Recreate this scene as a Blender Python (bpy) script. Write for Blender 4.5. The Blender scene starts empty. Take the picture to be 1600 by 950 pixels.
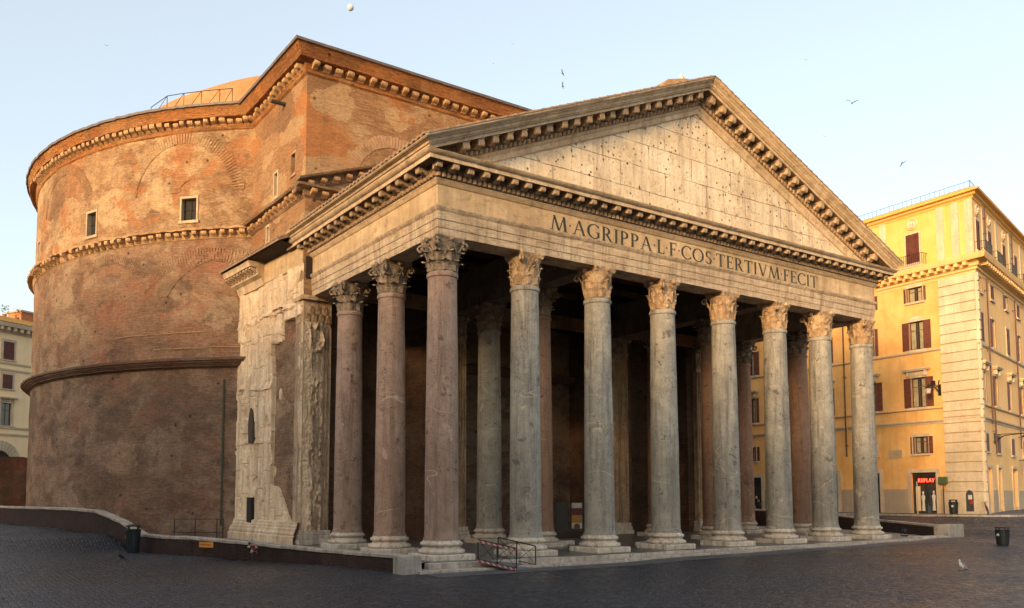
import bpy, math, random
from mathutils import Vector, Matrix, noise
from math import sin, cos, pi, sqrt, atan2, radians as R_
random.seed(7)
S = bpy.context.scene
COL = S.collection
# ------------------------------------------------------------------ camera
cam = bpy.data.cameras.new("camera"); camo = bpy.data.objects.new("camera", cam); COL.objects.link(camo)
S.camera = camo
CAM = Vector((-19.1875, -31.8311, 2.776)); YAW, PITCH = 0.5915, 0.0764
fw = Vector((sin(YAW)*cos(PITCH), cos(YAW)*cos(PITCH), sin(PITCH)))
camo.location = CAM; camo.rotation_euler = fw.to_track_quat('-Z', 'Y').to_euler()
cam.sensor_width = 36; cam.lens = 1320.41/1600*36
cam.shift_x = 44.95/1600; cam.shift_y = 197.9/1600
cam.clip_start = .1; cam.clip_end = 6000
# ------------------------------------------------------------------ light
SUN_EL, SUN_AZ = R_(11), R_(246)          # azimuth from +Y towards +X
w = bpy.data.worlds.new("World"); S.world = w; w.use_nodes = True
nt = w.node_tree; bg = nt.nodes['Background']
sky = nt.nodes.new('ShaderNodeTexSky'); sky.sky_type = 'NISHITA'; sky.sun_disc = False
sky.sun_elevation = SUN_EL; sky.sun_rotation = SUN_AZ; sky.altitude = 50
sky.air_density = 1.0; sky.dust_density = 3.0; sky.ozone_density = .7
veil = nt.nodes.new('ShaderNodeMix'); veil.data_type = 'RGBA'; veil.blend_type = 'ADD'; veil.inputs[0].default_value = 1   # thin bright high haze over the whole sky
veil.inputs[7].default_value = (1.50, 1.45, 1.30, 1); nt.links.new(sky.outputs[0], veil.inputs[6])
nt.links.new(veil.outputs[2], bg.inputs[0]); bg.inputs[1].default_value = 0.15
sl = bpy.data.lights.new("sun", 'SUN'); so = bpy.data.objects.new("sun", sl); COL.objects.link(so)
sl.energy = 2.7; sl.angle = R_(11); sl.color = (1.0, .62, .29)
sd = Vector((sin(SUN_AZ)*cos(SUN_EL), cos(SUN_AZ)*cos(SUN_EL), sin(SUN_EL)))
so.rotation_euler = sd.to_track_quat('Z', 'Y').to_euler(); so.location = (-60, -60, 60)
S.view_settings.view_transform = 'Standard'; S.view_settings.look = 'None'
S.view_settings.exposure = 0.85; S.view_settings.gamma = 1; S.view_settings.use_curve_mapping = False
S.render.engine = 'CYCLES'

# ------------------------------------------------------------------ helpers
def rnd(a, b): return random.uniform(a, b)
def put(o, parent=None):
    COL.objects.link(o)
    if parent: o.parent = parent
    return o
def tag(o, label=None, cat=None, group=None, kind=None):
    if label: o['label'] = label
    if cat: o['category'] = cat
    if group: o['group'] = group
    if kind: o['kind'] = kind
    return o
def empty(name, loc=(0, 0, 0), rz=0):
    o = bpy.data.objects.new(name, None); o.location = loc; o.rotation_euler = (0, 0, rz); return put(o)
def copy_tree(o, parent=None):
    c = o.copy(); COL.objects.link(c); c.parent = parent
    for ch in list(o.children): copy_tree(ch, c)
    return c
class MB:
    def __init__(s): s.v = []; s.f = []; s.M = None
    def add(s, vs, fs):
        n = len(s.v)
        for p in vs:
            p = Vector(p)
            s.v.append(s.M @ p if s.M is not None else p)
        fl = s.M is not None and s.M.determinant() < 0
        s.f += [tuple(i+n for i in (f[::-1] if fl else f)) for f in fs]
        return s
    def box(s, x0, x1, y0, y1, z0, z1):
        return s.add([(x0,y0,z0),(x1,y0,z0),(x1,y1,z0),(x0,y1,z0),(x0,y0,z1),(x1,y0,z1),(x1,y1,z1),(x0,y1,z1)],
              [(0,3,2,1),(4,5,6,7),(0,1,5,4),(1,2,6,5),(2,3,7,6),(3,0,4,7)])
    def prism(s, pts, f0, f1):
        """pts 2d list, f0/f1 map a 2d point to 3d for the two ends"""
        n = len(pts)
        return s.add([f0(*p) for p in pts]+[f1(*p) for p in pts],
              [tuple(range(n))[::-1], tuple(range(n, 2*n))]+[(i, (i+1)%n, n+(i+1)%n, n+i) for i in range(n)])
    def loft(s, rings, closed=False, caps=True):
        m = len(rings[0]); vs = [p for r in rings for p in r]; fs = []
        for a in range(len(rings)-(0 if closed else 1)):
            b = (a+1) % len(rings)
            for i in range(m): fs.append((a*m+i, a*m+(i+1)%m, b*m+(i+1)%m, b*m+i))
        if caps and not closed: fs += [tuple(range(m))[::-1], tuple((len(rings)-1)*m+i for i in range(m))]
        return s.add(vs, fs)
    def strip(s, rows):
        """open grid of rows of points"""
        m = len(rows[0]); vs = [p for r in rows for p in r]
        return s.add(vs, [(a*m+i, a*m+i+1, (a+1)*m+i+1, (a+1)*m+i) for a in range(len(rows)-1) for i in range(m-1)])
    def lathe(s, prof, n=32, c=(0,0), caps=True):
        rings = [[(c[0]+r*cos(2*pi*i/n), c[1]+r*sin(2*pi*i/n), z) for i in range(n)] for r, z in prof]
        return s.loft(rings, caps=caps)
    def tube(s, pts, r, n=6):
        pts = [Vector(p) for p in pts]; rings = []
        for i, p in enumerate(pts):
            t = (pts[min(i+1, len(pts)-1)]-pts[max(i-1, 0)]).normalized()
            a = t.cross(Vector((0,0,1)) if abs(t.z) < .9 else Vector((1,0,0))).normalized(); b = t.cross(a)
            rr = r[i] if isinstance(r, (list, tuple)) else r
            rings.append([p+a*rr*cos(2*pi*k/n)+b*rr*sin(2*pi*k/n) for k in range(n)])
        return s.loft(rings)
    def build(s, name, m, parent=None, smooth=0, jit=0, bevel=0):
        me = bpy.data.meshes.new(name)
        vs = s.v
        if jit: vs = [p+noise.noise_vector(p*3.1)*jit for p in vs]
        me.from_pydata([tuple(p) for p in vs], [], s.f); me.materials.append(m)
        if smooth:
            for p in me.polygons: p.use_smooth = True
            try: me.set_sharp_from_angle(angle=R_(smooth))
            except Exception: pass
        me.validate(); me.update()
        o = bpy.data.objects.new(name, me); put(o, parent)
        if bevel:
            b = o.modifiers.new('bevel', 'BEVEL'); b.width = bevel; b.segments = 2; b.limit_method = 'ANGLE'
        return o
# ------------------------------------------------------------------ materials
class NT:
    def __init__(s, name):
        s.m = bpy.data.materials.new(name); s.m.use_nodes = True; s.t = s.m.node_tree
        s.b = s.t.nodes['Principled BSDF']; s.tc = s.t.nodes.new('ShaderNodeTexCoord')
    def n(s, typ, **k):
        x = s.t.nodes.new(typ)
        for a, b in k.items():
            if a.startswith('i_'): x.inputs[a[2:].replace('_', ' ')].default_value = b
            else: setattr(x, a, b)
        return x
    def l(s, a, b): s.t.links.new(a, b)
    def coord(s, sc=(1,1,1), src='Object', rand=False):
        mp = s.n('ShaderNodeMapping'); mp.inputs['Scale'].default_value = sc
        if rand:
            oi = s.n('ShaderNodeObjectInfo'); ad = s.n('ShaderNodeVectorMath', operation='MULTIPLY_ADD')
            ad.inputs[1].default_value = (37, 91, 53); s.l(oi.outputs['Random'], ad.inputs[0]); s.l(s.tc.outputs[src], ad.inputs[2])
            s.l(ad.outputs[0], mp.inputs[0])
        else: s.l(s.tc.outputs[src], mp.inputs[0])
        return mp.outputs[0]
    def noise(s, co, sc, det=6, rough=.6, dist=0):
        x = s.n('ShaderNodeTexNoise'); x.inputs['Scale'].default_value = sc; x.inputs['Detail'].default_value = det
        x.inputs['Roughness'].default_value = rough; x.inputs['Distortion'].default_value = dist
        s.l(co, x.inputs['Vector']); return x.outputs[0]
    def ramp(s, fac, stops, interp='LINEAR'):
        x = s.n('ShaderNodeValToRGB'); x.color_ramp.interpolation = interp
        e = x.color_ramp.elements
        while len(e) < len(stops): e.new(.5)
        for k, (p, c) in zip(e, stops):
            k.position = p; k.color = (*c, 1) if isinstance(c, (tuple, list)) else (c, c, c, 1)
        s.l(fac, x.inputs[0]); return x.outputs[0]
    def mix(s, fac, a, b, mode='MIX'):
        x = s.n('ShaderNodeMix', data_type='RGBA', blend_type=mode)
        for v, i in ((fac, 0), (a, 6), (b, 7)):
            if hasattr(v, 'is_output'): s.l(v, x.inputs[i])
            elif i == 0: x.inputs[0].default_value = v
            else: x.inputs[i].default_value = (*v, 1)
        return x.outputs[2]
    def math(s, op, a, b=0, clamp=False):
        x = s.n('ShaderNodeMath', operation=op); x.use_clamp = clamp
        for v, i in ((a, 0), (b, 1)):
            if hasattr(v, 'is_output'): s.l(v, x.inputs[i])
            else: x.inputs[i].default_value = v
        return x.outputs[0]
    def bump(s, h, st=.5, d=.05, prev=None):
        x = s.n('ShaderNodeBump'); x.inputs['Strength'].default_value = st; x.inputs['Distance'].default_value = d
        s.l(h, x.inputs['Height'])
        if prev: s.l(prev, x.inputs['Normal'])
        return x.outputs[0]
    def done(s, col=None, rough=.9, nrm=None, metal=0, spec=.3):
        if col is not None:
            if hasattr(col, 'is_output'): s.l(col, s.b.inputs['Base Color'])
            else: s.b.inputs['Base Color'].default_value = (*col, 1)
        if hasattr(rough, 'is_output'): s.l(rough, s.b.inputs['Roughness'])
        else: s.b.inputs['Roughness'].default_value = rough
        s.b.inputs['Metallic'].default_value = metal; s.b.inputs['Specular IOR Level'].default_value = spec
        if nrm: s.l(nrm, s.b.inputs['Normal'])
        return s.m
def brickwork(name, base, pale, dark, plaster, amt_pale=.5, amt_plaster=.55, amt_dark=.55, streak=.5, bump=.6):
    """weathered Roman brick: fine horizontal courses, pale mortar-washed zones, plaster patches, soot and drips"""
    t = NT(name)
    co = t.coord()
    courses = t.noise(t.coord((.8,.8,9)), 1.6, 8, .7)
    fine = t.noise(t.coord((3,3,22)), 1.0, 4, .7)
    big = t.noise(co, .16, 7, .62, .6)
    mid = t.noise(t.coord((1,1,1.6)), .55, 8, .68, .3)
    c = t.mix(t.ramp(courses, [(.35, 0.), (.68, 1.)]), tuple(x*.62 for x in base), tuple(min(1, x*1.35) for x in base))
    # patchwork of repairs: ragged cells, each with its own tone
    wv = t.n('ShaderNodeTexNoise'); wv.inputs['Scale'].default_value = .9; wv.inputs['Detail'].default_value = 7; wv.inputs['Roughness'].default_value = .7; t.l(co, wv.inputs['Vector'])
    wm = t.n('ShaderNodeVectorMath', operation='MULTIPLY_ADD'); wm.inputs[1].default_value = (2.6, 2.6, 1.5); t.l(wv.outputs['Color'], wm.inputs[0]); t.l(t.coord((1,1,1.35)), wm.inputs[2])
    pc = t.n('ShaderNodeTexVoronoi'); pc.inputs['Scale'].default_value = .42; t.l(wm.outputs[0], pc.inputs['Vector'])
    ps = t.n('ShaderNodeSeparateColor'); t.l(pc.outputs['Color'], ps.inputs[0])
    c = t.mix(t.ramp(ps.outputs[0], [(.1, .6), (.35, 0.)]), c, tuple(x*.5+y*.3 for x, y in zip(dark, base)))
    c = t.mix(t.ramp(ps.outputs[1], [(.68, 0.), (.9, .7)]), c, pale)
    c = t.mix(t.ramp(ps.outputs[2], [(.78, 0.), (.92, .75)]), c, plaster)
    pm = t.ramp(big, [(amt_pale-.05, 0.), (amt_pale+.09, 1.)])
    c = t.mix(t.math('MULTIPLY', pm, t.ramp(mid, [(.40, .0), (.60, .85)])), c, pale)
    big2 = t.noise(t.coord((1,1,1.3)), .33, 9, .66, .2)
    c = t.mix(t.math('MULTIPLY', t.ramp(big2, [(amt_plaster, 0.), (amt_plaster+.035, 1.)]), .85), c, plaster)
    dk = t.noise(t.coord((.8,.8,1.5)), .5, 11, .76, .3)
    c = t.mix(t.math('MULTIPLY', t.ramp(dk, [(amt_dark-.03, 0.), (amt_dark+.10, 1.)]), .52), c, dark)
    st = t.noise(t.coord((1.6,1.6,.09)), 1.0, 8, .75, .2)
    c = t.mix(t.math('MULTIPLY', t.ramp(st, [(.52, 0.), (.72, 1.)]), streak), c, tuple(x*.45 for x in base))
    c = t.mix(t.math('MULTIPLY', t.ramp(t.noise(t.coord((2.2,2.2,.12)), 1.3, 6, .75), [(.6, 0.), (.74, 1.)]), streak*.7), c, tuple(min(1, x*1.35+.05) for x in pale))
    c = t.mix(t.ramp(fine, [(.3, .42), (.5, 0.)]), c, tuple(x*.4 for x in dark))
    gr = t.noise(t.coord((1,1,2.2)), 4.5, 6, .85)
    c = t.mix(t.ramp(gr, [(.34, .6), (.5, 0.)]), c, tuple(x*.75 for x in dark))
    c = t.mix(t.ramp(gr, [(.55, 0.), (.7, .45)]), c, tuple(min(1, x*1.25) for x in pale))
    holes = t.n('ShaderNodeTexVoronoi'); holes.inputs['Scale'].default_value = .75; t.l(co, holes.inputs['Vector'])
    c = t.mix(t.ramp(holes.outputs['Distance'], [(.05, .8), (.09, 0.)]), c, tuple(x*.2 for x in dark))
    h = t.math('ADD', t.math('MULTIPLY', courses, .9), t.math('ADD', t.math('MULTIPLY', gr, 1.1), t.math('ADD', t.math('MULTIPLY', fine, .5), t.math('MULTIPLY', mid, 1.5))))
    return t.done(c, .93, t.bump(h, bump, .12))
def marble(name, base, warm, dark, sc=1., pit=.0, stain=.5, bump=.5, rand=False, courses=0, rough=.8, zs=1.):
    t = NT(name); co = t.coord((sc, sc, sc*zs), rand=rand)
    a = t.noise(co, .9, 9, .65, .5); b = t.noise(co, .25, 6, .6, .3); f = t.noise(co, 6, 6, .75)
    c = t.mix(t.ramp(a, [(.35, 0.), (.65, 1.)]), base, warm)
    c = t.mix(t.math('MULTIPLY', t.ramp(b, [(.42, 0.), (.62, 1.)]), .5), c, tuple(x*.72 for x in warm))
    st = t.noise(t.coord((2*sc, 2*sc, .14*sc), rand=rand), 1.1, 8, .75, .3)
    c = t.mix(t.math('MULTIPLY', t.ramp(st, [(.46, 0.), (.7, 1.)]), stain), c, dark)
    dd = t.noise(co, 1.7, 10, .78, .6)
    c = t.mix(t.math('MULTIPLY', t.ramp(dd, [(.54, 0.), (.68, 1.)]), stain), c, tuple(x*.6 for x in dark))
    c = t.mix(t.ramp(f, [(.28, .55), (.45, 0.)]), c, tuple(x*.5 for x in dark))
    h = t.math('ADD', t.math('MULTIPLY', a, 1.2), t.math('MULTIPLY', f, .5))
    h = t.math('ADD', h, dd)
    if courses:
        # ashlar joints, warped so that they run a little unevenly
        bt = t.n('ShaderNodeTexBrick'); bt.offset = .37; bt.inputs['Scale'].default_value = 1
        bt.inputs['Brick Width'].default_value = courses*2.6; bt.inputs['Row Height'].default_value = courses
        bt.inputs['Mortar Size'].default_value = .018; bt.inputs['Mortar Smooth'].default_value = .2
        sx = t.n('ShaderNodeSeparateXYZ'); t.l(t.tc.outputs['Object'], sx.inputs[0])
        wob = t.math('MULTIPLY', t.math('SUBTRACT', t.noise(co, .5, 4), .5), .22)
        cx = t.n('ShaderNodeCombineXYZ'); t.l(t.math('ADD', sx.outputs[0], sx.outputs[1]), cx.inputs[0]); t.l(t.math('ADD', sx.outputs[2], wob), cx.inputs[1])
        t.l(cx.outputs[0], bt.inputs['Vector'])
        j = t.math('MULTIPLY', bt.outputs['Fac'], t.ramp(t.noise(co, .8, 5), [(.38, .1), (.58, .9)]))
        c = t.mix(j, c, tuple(x*.3 for x in dark))
        h = t.math('SUBTRACT', h, t.math('MULTIPLY', j, 1.5))
    if pit:
        for s_, th in ((pit, .13), (pit*2.1, .10), (pit*.45, .07)):
            vo = t.n('ShaderNodeTexVoronoi'); vo.inputs['Scale'].default_value = s_; t.l(co, vo.inputs['Vector'])
            msk = t.math('MULTIPLY', t.ramp(vo.outputs['Distance'], [(th, 1.), (th*1.5, 0.)]), t.ramp(t.noise(co, .35+s_*.1, 3), [(.42, 0.), (.52, 1.)]))
            c = t.mix(t.math('MULTIPLY', msk, .85), c, tuple(x*.22 for x in dark)); h = t.math('SUBTRACT', h, msk)
    return t.done(c, rough, t.bump(h, bump, .06))
def granite(name, base, light, dark, vein):
    t = NT(name); co = t.coord(rand=True)
    sp = t.noise(co, 17, 4, .85); a = t.noise(co, .9, 10, .72, .7); m2 = t.noise(co, 3.2, 8, .75, .3)
    c = t.mix(t.ramp(sp, [(.36, 0.), (.62, 1.)]), tuple(x*.62 for x in base), tuple(min(1, x*1.3) for x in base))
    c = t.mix(t.math('MULTIPLY', t.ramp(a, [(.46, 0.), (.58, 1.)]), .7), c, light)
    c = t.mix(t.math('MULTIPLY', t.ramp(m2, [(.54, 0.), (.66, 1.)]), .5), c, tuple(x*1.25 for x in dark))
    st = t.noise(t.coord((2.2, 2.2, .14), rand=True), 1.0, 10, .78, .4)
    c = t.mix(t.math('MULTIPLY', t.ramp(st, [(.49, 0.), (.64, 1.)]), .75), c, dark)
    sl_ = t.noise(t.coord((3.1, 3.1, .2), rand=True), 1.0, 8, .75, .3)
    c = t.mix(t.math('MULTIPLY', t.ramp(sl_, [(.58, 0.), (.7, 1.)]), .55), c, tuple(min(1, x*1.2) for x in light))
    # darker zone low on the shaft
    sx = t.n('ShaderNodeSeparateXYZ'); t.l(t.tc.outputs['Object'], sx.inputs[0])
    low = t.math('ADD', sx.outputs[2], t.math('MULTIPLY', t.noise(co, .9, 8, .7), -7))
    c = t.mix(t.math('MULTIPLY', t.ramp(t.math('MULTIPLY', low, .2), [(-.1, 1.), (.42, 0.)]), .38), c, dark)
    # a few fracture lines running round the shaft, some with pale mortar beside them
    vn = t.noise(t.coord((.16, .16, .42), rand=True), 1.0, 3, .45, .15)
    v = t.math('ABSOLUTE', t.math('SUBTRACT', vn, .53))
    mk = t.ramp(t.noise(co, .55, 4), [(.5, 0.), (.55, 1.)])
    c = t.mix(t.math('MULTIPLY', t.ramp(v, [(.0012, .6), (.0036, 0.)]), mk), c, vein)
    vn2 = t.noise(t.coord((.6, .6, .8), rand=True), 1.0, 5, .6, .2)
    ck = t.math('MULTIPLY', t.ramp(t.math('ABSOLUTE', t.math('SUBTRACT', vn2, .47)), [(.0, 1.), (.0035, 0.)]), t.ramp(t.noise(co, .8, 3), [(.52, 0.), (.56, 1.)]))
    c = t.mix(ck, c, tuple(x*.35 for x in dark))
    ch = t.noise(co, 1.5, 6, .62, .2)
    chm = t.ramp(ch, [(.64, 0.), (.652, 1.)])
    c = t.mix(t.math('MULTIPLY', chm, .65), c, tuple(x*.8 for x in dark))
    ch2 = t.ramp(t.noise(t.coord((1.2,1.2,.8), rand=True), 1.0, 5, .6), [(.665, 0.), (.672, 1.)])
    c = t.mix(t.math('MULTIPLY', ch2, .8), c, light)
    h = t.math('ADD', t.math('MULTIPLY', sp, .3), t.math('SUBTRACT', t.math('ADD', a, m2), t.math('ADD', t.math('MULTIPLY', chm, .9), t.math('ADD', ck, t.math('MULTIPLY', ch2, .5)))))
    return t.done(c, .72, t.bump(h, .7, .05))
def plaster(name, base, patch, dark, streak=.35, bump=.15):
    t = NT(name); co = t.coord()
    a = t.noise(co, .5, 8, .65, .3); b = t.noise(co, 9, 5, .7)
    c = t.mix(t.ramp(a, [(.38, 0.), (.66, 1.)]), base, patch)
    st = t.noise(t.coord((1.3,1.3,.12)), 1.0, 8, .7, .2)
    c = t.mix(t.math('MULTIPLY', t.ramp(st, [(.5, 0.), (.74, 1.)]), streak), c, dark)
    c = t.mix(t.ramp(b, [(.3, .25), (.45, 0.)]), c, dark)
    return t.done(c, .9, t.bump(t.math('ADD', a, t.math('MULTIPLY', b, .3)), bump, .04))
def plain(name, col, rough=.6, metal=0, var=.25, sc=4., spec=.4):
    t = NT(name); a = t.noise(t.coord(), sc, 6, .65)
    c = t.mix(t.ramp(a, [(.3, 0.), (.7, 1.)]), tuple(x*(1-var) for x in col), tuple(min(1, x*(1+var)) for x in col))
    return t.done(c, rough, t.bump(a, .15, .02), metal, spec)
def glow(name, col, st):
    t = NT(name); t.b.inputs['Emission Color'].default_value = (*col, 1); t.b.inputs['Emission Strength'].default_value = st
    return t.done(col, .5)

M = {}
M['brick_top'] = brickwork('brick_top', (.37,.205,.105), (.62,.44,.25), (.10,.062,.04), (.46,.195,.08), .43, .57, .53, .35, 1.0)
M['brick_mid'] = brickwork('brick_mid', (.32,.18,.11), (.49,.34,.215), (.095,.062,.045), (.36,.155,.085), .45, .59, .52, .4, 1.0)
M['brick_low'] = brickwork('brick_low', (.26,.155,.10), (.42,.285,.195), (.07,.05,.04), (.27,.135,.085), .45, .60, .50, .5, 1.0)
M['brick_block'] = brickwork('brick_block', (.39,.21,.105), (.56,.38,.21), (.16,.09,.05), (.50,.20,.065), .5, .57, .56, .4, 1.0)
M['brick_attic'] = brickwork('brick_attic', (.56,.235,.08), (.60,.34,.15), (.15,.07,.04), (.55,.21,.07), .52, .6, .52, .5, 1.4)
M['brick_eave'] = brickwork('brick_eave', (.33,.20,.125), (.44,.31,.2), (.11,.07,.05), (.36,.19,.11), .5, .6, .5, .5, 1.2)
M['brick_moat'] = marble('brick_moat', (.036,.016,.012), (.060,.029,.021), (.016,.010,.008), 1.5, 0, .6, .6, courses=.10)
M['brick_ruin'] = brickwork('brick_ruin', (.11,.045,.03), (.12,.07,.05), (.03,.025,.02), (.12,.05,.035), .55, .6, .45, .5)
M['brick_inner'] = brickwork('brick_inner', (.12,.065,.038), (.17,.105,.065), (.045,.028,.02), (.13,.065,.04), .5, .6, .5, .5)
M['arch_brick'] = marble('arch_brick', (.45,.285,.165), (.34,.19,.105), (.13,.08,.05), .8, 0, .8, 1.0)
M['arch_top'] = brickwork('arch_top', (.42,.245,.13), (.60,.43,.25), (.12,.075,.05), (.44,.20,.09), .47, .57, .54, .3, 1.0)
M['arch_mid'] = brickwork('arch_mid', (.35,.205,.125), (.49,.34,.215), (.10,.066,.048), (.36,.165,.09), .47, .59, .53, .3, 1.0)
M['corbel_stone'] = marble('corbel_stone', (.54,.36,.20), (.42,.24,.115), (.14,.085,.05), 1.8, 0, .75, .6)
M['lead'] = plain('lead', (.13,.11,.11), .6, 0, .3)
M['marble'] = marble('marble', (.70,.56,.40), (.58,.42,.26), (.20,.13,.085), 1.0, 0, .65, .6)
M['soot_shade'] = marble('soot_shade_marble', (.20,.135,.085), (.13,.085,.055), (.04,.028,.02), 1.6, 0, .7, .8)  # soot, plus the deep shade under the cornice put into the colour
M['egg'] = marble('egg_stone', (.48,.34,.21), (.34,.22,.13), (.10,.065,.04), 2.5, 0, .6, .8)
M['frieze'] = marble('frieze', (.72,.55,.35), (.55,.38,.21), (.24,.16,.10), .9, 0, .6, .5, zs=1.6)
M['architrave'] = marble('architrave', (.76,.62,.44), (.60,.43,.27), (.16,.10,.07), 1.1, 0, .75, 1.1, zs=3)
M['tympanum'] = marble('tympanum', (.84,.71,.53), (.68,.54,.37), (.24,.17,.115), .9, 3.1, .65, .8, courses=1.25)
M['modillion'] = marble('modillion', (.58,.44,.30), (.42,.29,.18), (.13,.085,.055), 2.5, 0, .7, .9)
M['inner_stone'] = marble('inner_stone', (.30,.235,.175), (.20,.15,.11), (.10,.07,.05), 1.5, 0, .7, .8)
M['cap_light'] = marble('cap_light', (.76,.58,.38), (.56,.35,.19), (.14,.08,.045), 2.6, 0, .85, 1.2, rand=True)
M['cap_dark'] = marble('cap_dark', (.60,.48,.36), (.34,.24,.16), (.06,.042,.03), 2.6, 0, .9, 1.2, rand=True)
M['cladding'] = marble('cladding', (.88,.73,.53), (.70,.50,.32), (.16,.095,.06), 1.0, 0, .65, 1.1)
M['worn'] = marble('worn_stone', (.58,.44,.30), (.40,.27,.17), (.10,.065,.045), 1.6, 0, .9, 1.2)
M['base_stone'] = marble('base_stone', (.78,.69,.58), (.60,.49,.38), (.15,.115,.09), 2.0, 0, .75, 1.0, rand=True)
M['steps'] = marble('steps', (.56,.49,.41), (.45,.37,.30), (.14,.11,.09), 1.6, 0, .75, .8)
M['coping'] = marble('coping', (.52,.46,.39), (.40,.34,.28), (.13,.105,.09), 1.5, 0, .75, .8)
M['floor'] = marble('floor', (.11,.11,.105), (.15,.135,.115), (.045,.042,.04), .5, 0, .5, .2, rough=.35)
M['paving'] = marble('paving', (.34,.30,.25), (.28,.23,.18), (.13,.10,.08), 1, 0, .5, .4)
M['pink'] = granite('pink_granite', (.37,.24,.175), (.47,.33,.25), (.14,.088,.067), (.66,.54,.42))
M['grey'] = granite('grey_granite', (.34,.312,.262), (.49,.44,.355), (.115,.102,.088), (.68,.54,.36))
M['rose'] = granite('brown_granite', (.36,.20,.13), (.42,.26,.17), (.15,.09,.06), (.5,.36,.25))
M['tiles'] = plain('roof_tiles', (.30,.20,.13), .85, 0, .4, 3)
M['wood'] = plain('dark_wood', (.03,.02,.015), .8)
M['bronze'] = plain('bronze', (.045,.05,.045), .55, .3, .3)
M['black'] = plain('black_iron', (.02,.02,.022), .5, .4)
M['darkhole'] = plain('dark_interior', (.015,.012,.01), .8)
M['white_trim'] = marble('white_trim', (.52,.42,.30), (.42,.31,.2), (.3,.22,.16), 2, 0, .4, .4)

# ------------------------------------------------------------------ ground height
GP = [(-2.5,-1.9,-.37),(1,-1.9,-.37),(6,-1.9,-.38),(14.5,-1.9,-.27),(25,-1.9,-.2),(32,-1.9,-.12),(39,-2,-.03),(-5.4,9,-.45),(-7.6,12.4,-.3),(-9,17,-.33),
      (-10.8,22.4,.55),(-12.6,29,.75),(-14.6,44,.75),(-6,-12,-.42),(-19,-31,.9),(5,-15,-.4),(20,-12,-.3),(-14,0,-.35),(-16,12,-.1),(-20,25,.6),(-25,45,.8),
      (46,6,1.0),(50.5,2,1.12),(52,8,1.1),(51,20,1.1),(46.5,16,1.05),(52,1,1.15),(43,-1.5,.45),(60,2,1.5),(70,0,1.9),(45,-10,.35),(60,-15,.9),(35,-12,-.1),(30,-30,.2),(100,-20,2),(100,20,2),(-60,-20,1),(-50,40,1),(0,-60,1.2),(60,-60,1.2),(0,90,1),(51,50,1.1),(-20,80,1)]
def gz(x, y):
    a = b = 0
    for px, py, pz in GP:
        d = (x-px)**2+(y-py)**2+.3; q = 1/d**1.6; a += q*pz; b += q
    return a/b
WALL = [(-2.45,-1.35,.34),(-3.45,5.0,.32),(-4.3,7.6,.38),(-5.2,9.6,.46),(-6.2,11.2,.56),(-7.3,12.9,.66),(-8.1,15.2,.64),(-8.7,17.8,.66),(-9.3,20.2,1.35),(-10.2,22.7,1.9),(-11.1,26,2.0),(-12,29.3,2.03),(-13,36,2.0),(-13.8,44,1.97),(-14.6,52,1.97),(-13.5,60,1.9)]
RWALL = [(38.6,-1.75,.78),(41.6,2.6,.85),(44.4,7.2,.95),(45.6,14,1.5),(45.8,30,1.6),(45.6,55,1.7)]
POLY = [(p[0], p[1]) for p in WALL]+[(-4,68),(14,74),(34,68)]+[(p[0], p[1]) for p in RWALL[::-1]]+[(38.6,-1.5),(-2.4,-1.5)]
def inside(x, y, P=POLY):
    c = False; j = len(P)-1
    for i in range(len(P)):
        xi, yi = P[i]; xj, yj = P[j]
        if (yi > y) != (yj > y) and x < (xj-xi)*(y-yi)/(yj-yi)+xi: c = not c
        j = i
    return c
def axis(parts):
    out = []
    for a, b, s in parts:
        n = max(1, round((b-a)/s)); out += [a+(b-a)*i/n for i in range(n)]
    return out+[parts[-1][1]]
xs = axis([(-3000,-600,1200),(-600,-100,125),(-100,-20,8),(-20,0,.3),(0,36,1.5),(36,50,.35),(50,80,2),(80,600,130),(600,3000,1200)])
ys = axis([(-3000,-600,1200),(-600,-80,130),(-80,-34,4),(-34,-4,1.2),(-4,0,.3),(0,62,.5),(62,120,6),(120,600,120),(600,3000,1200)])
m = MB(); vs = []
for y in ys:
    for x in xs:
        far = max(abs(x), abs(y)) > 130
        z = 1.0 if far else gz(x, y)
        if not far and inside(x, y): z = -1.6
        vs.append((x, y, z))
nx = len(xs)
m.add(vs, [(j*nx+i, j*nx+i+1, (j+1)*nx+i+1, (j+1)*nx+i) for j in range(len(ys)-1) for i in range(nx-1)])
t = NT('cobbles'); co = t.coord()
vo = t.n('ShaderNodeTexVoronoi', feature='DISTANCE_TO_EDGE'); vo.inputs['Scale'].default_value = 5.2; vo.inputs['Randomness'].default_value = .55; t.l(co, vo.inputs['Vector'])
vc = t.n('ShaderNodeTexVoronoi'); vc.inputs['Scale'].default_value = 5.2; vc.inputs['Randomness'].default_value = .55; t.l(co, vc.inputs['Vector'])
sp_ = t.n('ShaderNodeSeparateColor'); t.l(vc.outputs['Color'], sp_.inputs[0])
big = t.noise(co, .12, 6, .6, .4); fn = t.noise(co, 14, 4, .7)
c = t.mix(sp_.outputs[0], (.008,.011,.018), (.042,.050,.070))
c = t.mix(t.ramp(big, [(.4, 0.), (.6, .75)]), c, (.020,.023,.030))
c = t.mix(t.ramp(t.noise(co, .7, 9, .8), [(.56, 0.), (.68, .5)]), c, (.10,.10,.105))
c = t.mix(t.ramp(vo.outputs['Distance'], [(.03, .95), (.13, 0.)]), c, (.006,.006,.007))
c = t.mix(t.ramp(t.noise(co, 3.1, 3, .8), [(.73, 0.), (.75, .5)]), c, (.22,.2,.17))
h = t.math('ADD', t.ramp(vo.outputs['Distance'], [(0., 0.), (.18, 1.)]), t.math('ADD', t.math('MULTIPLY', fn, .35), t.math('MULTIPLY', sp_.outputs[1], .9)))
rg = t.math('ADD', t.ramp(big, [(.35, .42), (.65, .22)]), t.math('MULTIPLY', sp_.outputs[2], .25))
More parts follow.
